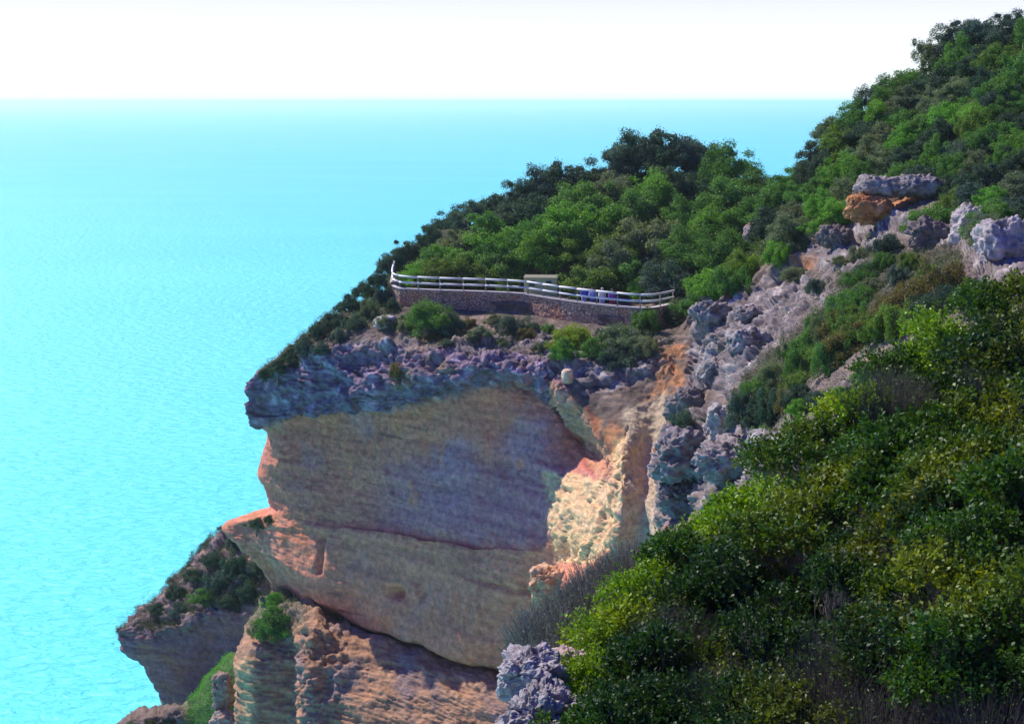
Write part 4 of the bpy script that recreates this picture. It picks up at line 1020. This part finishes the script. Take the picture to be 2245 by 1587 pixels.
def stem_tubes(rs, tips, base, r0=.012, n=4, bend=.12):
    """many thin stems from base points to tips as one numpy mesh (3-sided)"""
    k = len(tips); t = np.linspace(0, 1, n)[None, :, None]
    ctrl = (tips + base) / 2 + rs.normal(size=(k, 3)) * bend
    A = (1 - t) ** 2 * base[:, None] + 2 * t * (1 - t) * ctrl[:, None] + t ** 2 * tips[:, None]
    dirs = tips - base; dirs /= np.linalg.norm(dirs, axis=1)[:, None] + 1e-9
    u = np.cross(dirs, rs.normal(size=(k, 3))); u /= np.linalg.norm(u, axis=1)[:, None] + 1e-9; v = np.cross(dirs, u)
    r = (r0 if np.ndim(r0) else np.full(k, r0))[:, None, None] * (1 - .75 * t)
    ring = [A + (u * math.cos(q) + v * math.sin(q))[:, None] * r for q in (0, 2.09, 4.19)]
    V = np.stack(ring, 2)      # k,n,3,3
    idx = np.arange(k * n * 3).reshape(k, n, 3); Fs = []
    for q in range(3):
        q2 = (q + 1) % 3
        Fs.append(np.stack([idx[:, :-1, q], idx[:, :-1, q2], idx[:, 1:, q2], idx[:, 1:, q]], -1).reshape(-1, 4))
    return V.reshape(-1, 3), np.concatenate(Fs)
def lentisk(seed, w=1.0, h=1.05, sprigs=1150, lps=10, leaf=.046):
    """bush of many leafy sprigs; leaves pinnate along each sprig"""
    rs = np.random.RandomState(seed)
    nl = 13
    ph = rs.uniform(0, 6.28, nl); u = rs.uniform(-.1, 1, nl); s_ = np.sqrt(1 - u * u)
    LC = np.stack([s_ * np.cos(ph) * w * .72, s_ * np.sin(ph) * w * .72, u * h * .8], 1) * rs.uniform(.6, 1.05, nl)[:, None]
    which = rs.randint(0, nl, sprigs)
    d_ = rs.normal(size=(sprigs, 3)); d_ /= np.linalg.norm(d_, axis=1)[:, None]; d_[:, 2] = np.abs(d_[:, 2]) * .9 + .05*d_[:, 2]
    B = LC[which] + d_ * (rs.uniform(.3, 1, sprigs) ** .5 * .27 * w)[:, None]
    dirs = d_ * .7 + rs.normal(size=(sprigs, 3)) * .35 + np.array((0, 0, .35)); dirs /= np.linalg.norm(dirs, axis=1)[:, None]
    ln = rs.uniform(.10, .22, sprigs)
    t = (np.arange(lps) / lps)[None, :, None]
    A = B[:, None] + dirs[:, None] * ln[:, None, None] * t
    side = np.cross(dirs, rs.normal(size=(sprigs, 3))); side /= np.linalg.norm(side, axis=1)[:, None]; oth = np.cross(dirs, side)
    ang = rs.uniform(0, 6.28, (sprigs, lps))[..., None]
    od = side[:, None] * np.cos(ang) + oth[:, None] * np.sin(ang)
    a = od * .8 + dirs[:, None] * .6 + rs.normal(size=od.shape) * .15; a /= np.linalg.norm(a, axis=-1)[..., None]
    L = leaf * rs.uniform(.75, 1.35, (sprigs, lps))
    C = (A + a * (L[..., None] * .6)).reshape(-1, 3); a = a.reshape(-1, 3); L = L.ravel()
    nn = np.cross(a, rs.normal(size=a.shape)); nn /= np.linalg.norm(nn, axis=1)[:, None]; nn[nn[:, 2] < 0] *= -1; 
    b_ = np.cross(nn, a)
    V, Fc = leaves_np(C, a, b_, nn, L, L * rs.uniform(.5, .72, len(L)), .12)
    V[:, 2] += .25; 
    fm = npmesh('foliage', V, Fc, M_LENT, False)
    k = 520; pick = rs.choice(sprigs, k, False); tips = B[pick] + np.array((0, 0, .25)); base = LC[which[pick]] * .25 + rs.normal(size=(k, 3)) * .1 + np.array((0, 0, -.1))
    V2, F2 = stem_tubes(rs, tips, base, rs.uniform(.003, .008, k), 6, .1)
    tm = npmesh('stem', V2, F2, M_TWIG, True)
    return fm, tm
LP_ = [lentisk(101), lentisk(102, 1.05, .95, 1200), lentisk(103, .95, 1.1, 1100, 11), lentisk(104, 1.0, 1.0, 1100, 10, .05)]
def twiggy(seed, w=.6, h=.9, n=900, leafn=2500, mat=M_TWIG, lean=(0, 0), leafmat=M_GREY, r=(.0018, .005), ls=.012):
    rs = np.random.RandomState(seed)
    ph = rs.uniform(0, 6.28, n); rr = np.sqrt(rs.uniform(0, 1, n))
    tips = np.stack([np.cos(ph) * rr * w + lean[0], np.sin(ph) * rr * w + lean[1], h * (.45 + .55 * np.sqrt(1 - rr ** 2 * .9)) * rs.uniform(.55, 1.05, n)], 1)
    base = np.stack([np.cos(ph) * rr * w * .25, np.sin(ph) * rr * w * .25, np.full(n, -.1)], 1) + (tips * rs.uniform(0, .5, n)[:, None])
    V, Fc = stem_tubes(rs, tips, base, rs.uniform(r[0], r[1], n), 6, .07)
    st = npmesh('stem', V, Fc, mat, True)
    k = rs.randint(0, n, leafn); t = rs.uniform(.45, 1, leafn)[:, None]
    C = base[k] * (1 - t) + tips[k] * t + rs.normal(size=(leafn, 3)) * .025
    nn, a, b_ = rnd_rot(rs, leafn)
    V, Fc = leaves_np(C, a, b_, nn, ls * rs.uniform(.7, 1.5, leafn), ls * .45 * rs.uniform(.8, 1.2, leafn))
    return npmesh('foliage', V, Fc, leafmat, False), st
TWG = [twiggy(201, .7, .95, 1500, 9000, r=(.003, .009), ls=.024), twiggy(202, .8, .9, 1600, 9000, r=(.003, .009), ls=.024)]
TWD = [twiggy(211, .8, .9, 900, 1200, M_TWIGD, ls=.03, leafmat=M_LENT), twiggy(212, .8, .9, 1000, 900, M_TWIGD, ls=.03, leafmat=M_LENT)]
FGR = random.Random(21)
def fg_plant(kind, protos, cx, cy, Y, s, tone, label, group, cat='bush', zoff=None, hs=1.0):
    """plant whose middle shows at cx,cy at distance Y, standing on the near slope"""
    p = P(cx, cy, Y)
    zg = float(fgz(np.array(p[0]), np.array(p[1])))
    cm, tm = protos
    root = bpy.data.objects.new(kind, None); COL.objects.link(root)
    root.location = (p[0], p[1], max(zg - .05, p[2] - .75 * s * hs))
    root.rotation_euler = (FGR.uniform(-.1, .1), FGR.uniform(-.1, .1), FGR.uniform(0, 6.28)); root.scale = (s, s, s * hs)
    tag(root, label, cat, group)
    a = link('foliage', cm, root); a.color = tone; link('stem', tm, root)
    # a short woody stock down to the ground
    mb = MB(); z0 = (zg - .15 - root.location.z) / (s * hs)
    mb.tube([(0.05, 0, min(z0, -.2)), (.02, .03, min(z0, -.2) * .5), (0, 0, .35)], [.05, .04, .03], 7); mb.build('trunk', M_BARK, root, True)
    return root
G1 = (.75, .9, .8, 1); G_SUNLIT = (2.9, 2.4, .8, 1); G_SHADED = (.35, .5, .8, 1)  # leaf tints with light put in: sunlit crest, shaded interior
FG = [ # crest first: cx, cy, Y, s
 (2235,690,16.5,1.0,G1),(2130,760,16,.95,G_SUNLIT),(2010,850,15.5,.95,G1),(1900,930,15,.9,G_SUNLIT),(1800,1010,14.5,.9,G1),(1700,1110,14,.9,G_SUNLIT),(1600,1170,13.6,.85,G_SUNLIT),(1510,1245,13,.8,G1),(1440,1330,12.4,.78,G_SUNLIT),(1385,1430,11.6,.75,G_SUNLIT),(1335,1530,10.8,.7,G_SUNLIT),(1300,1620,10,.66,G1),
 (2250,870,14.5,1.1,G_SHADED),(2130,930,14,1.0,G1),(2000,1010,13.5,1.0,G1),(1880,1100,13,.95,G1),(1770,1190,12.5,.92,G1),(1660,1280,12,.9,G_SHADED),(1560,1370,11.5,.85,G_SHADED),(1480,1470,10.8,.78,G_SHADED),(1430,1590,9.8,.7,G_SHADED),
 (2250,1080,12.5,1.0,G1),(2120,1150,12,.95,G1),(1990,1240,11.5,.9,G_SHADED),(1840,1320,11,.8,G_SHADED),(1680,1450,10.3,.75,G_SHADED),(1580,1560,9.6,.7,G_SHADED),
 (2260,1280,10.8,.9,G1),(2130,1360,10.3,.85,G1),(2000,1460,9.8,.75,G_SHADED),(2240,1480,9.3,.8,G1),(2120,1570,8.9,.7,G1),(1720,1610,9.2,.7,G_SHADED)]
cnt = 0
rank = {}
FGL = []
bands_ = [(12, 'along the top edge of the near thicket'), (21, 'in the second line of the near thicket'), (27, 'in the third line of the near thicket'), (99, 'in the lowest line of the near thicket')]
for i, (x, y, Yd, s, tn) in enumerate(FG):
    st = 0
    for lim, ph in bands_:
        if i < lim: break
        st = lim
    nm = {G1: 'glossy green', G_SUNLIT: 'sunlit yellow-green', G_SHADED: 'dark green'}[tn]
    fg_plant('mastic_bush', LP_[i % 4], x, y, Yd, s, tn, '%s bush %s, %s from the right' % (nm, ph, ORD[i - st]), 'leafy bushes of the near thicket')
TW = [(1400,1215,13.4,.72,'grey'),(1345,1255,13.2,.8,'grey'),(1290,1310,12.9,.8,'grey'),(1225,1350,12.6,.75,'grey'),(1290,1400,12.2,.8,'grey'),(1215,1420,11.9,.45,'grey'),(1300,1470,11.5,.6,'grey')]
for i, (x, y, Yd, s, _) in enumerate(TW):
    fg_plant('twiggy_bush', TWG[i % 2], x, y, Yd, s, (1, 1, 1, 1), 'grey twiggy bush left of the green thicket, %s from the top' % ORD[i], 'grey twiggy bushes beside the thicket')
TD = [(1880,1400,9.6,.8),(1800,1510,9.2,.75),(1950,1560,8.8,.75),(1480,1350,11.1,.6),(1600,1480,9.7,.6),(1950,820,14.6,.7),(1900,1170,11.9,.6),(2200,1590,8.4,.6)]
TDL = ['large bare purple-grey twiggy bush in the dark hollow of the thicket', 'bare twiggy bush below the large one in the hollow', 'bare twiggy bush at the bottom of the thicket', 'bare twiggy bush near the sunlit left edge of the thicket', 'bare twiggy bush low near the left edge of the thicket', 'dry twiggy bush rising from the top edge of the thicket', 'dry brown twiggy bush in the middle of the thicket', 'dry twiggy bush in the bottom right corner']
for i, (x, y, Yd, s) in enumerate(TD):
    fg_plant('dead_bush', TWD[i % 2], x, y, Yd, s, (1, 1, 1, 1), TDL[i], 'bare twiggy bushes inside the thicket')
rock('boulder', 1165, 1475, 140, 120, .33, 31, 'near white-blue weathered rock at the rim left of the thicket', (.52, .52, .54), (.30, .28, .29), Y=11.0, rough=.5, mat=M_ROCKN, nu=260, nv=200)
rock('boulder', 1180, 1590, 200, 190, .40, 32, 'near pitted white rock below the weathered rock at the rim', (.45, .45, .46), (.24, .21, .23), Y=10.4, rough=.55, mat=M_ROCKN, nu=300, nv=220)
rock('boulder', 1250, 1450, 90, 60, .2, 33, 'small pinkish rock between the weathered rock and the grey bush', (.6, .48, .45), (.5, .38, .36), Y=11.3, rough=.4, mat=M_ROCKN)
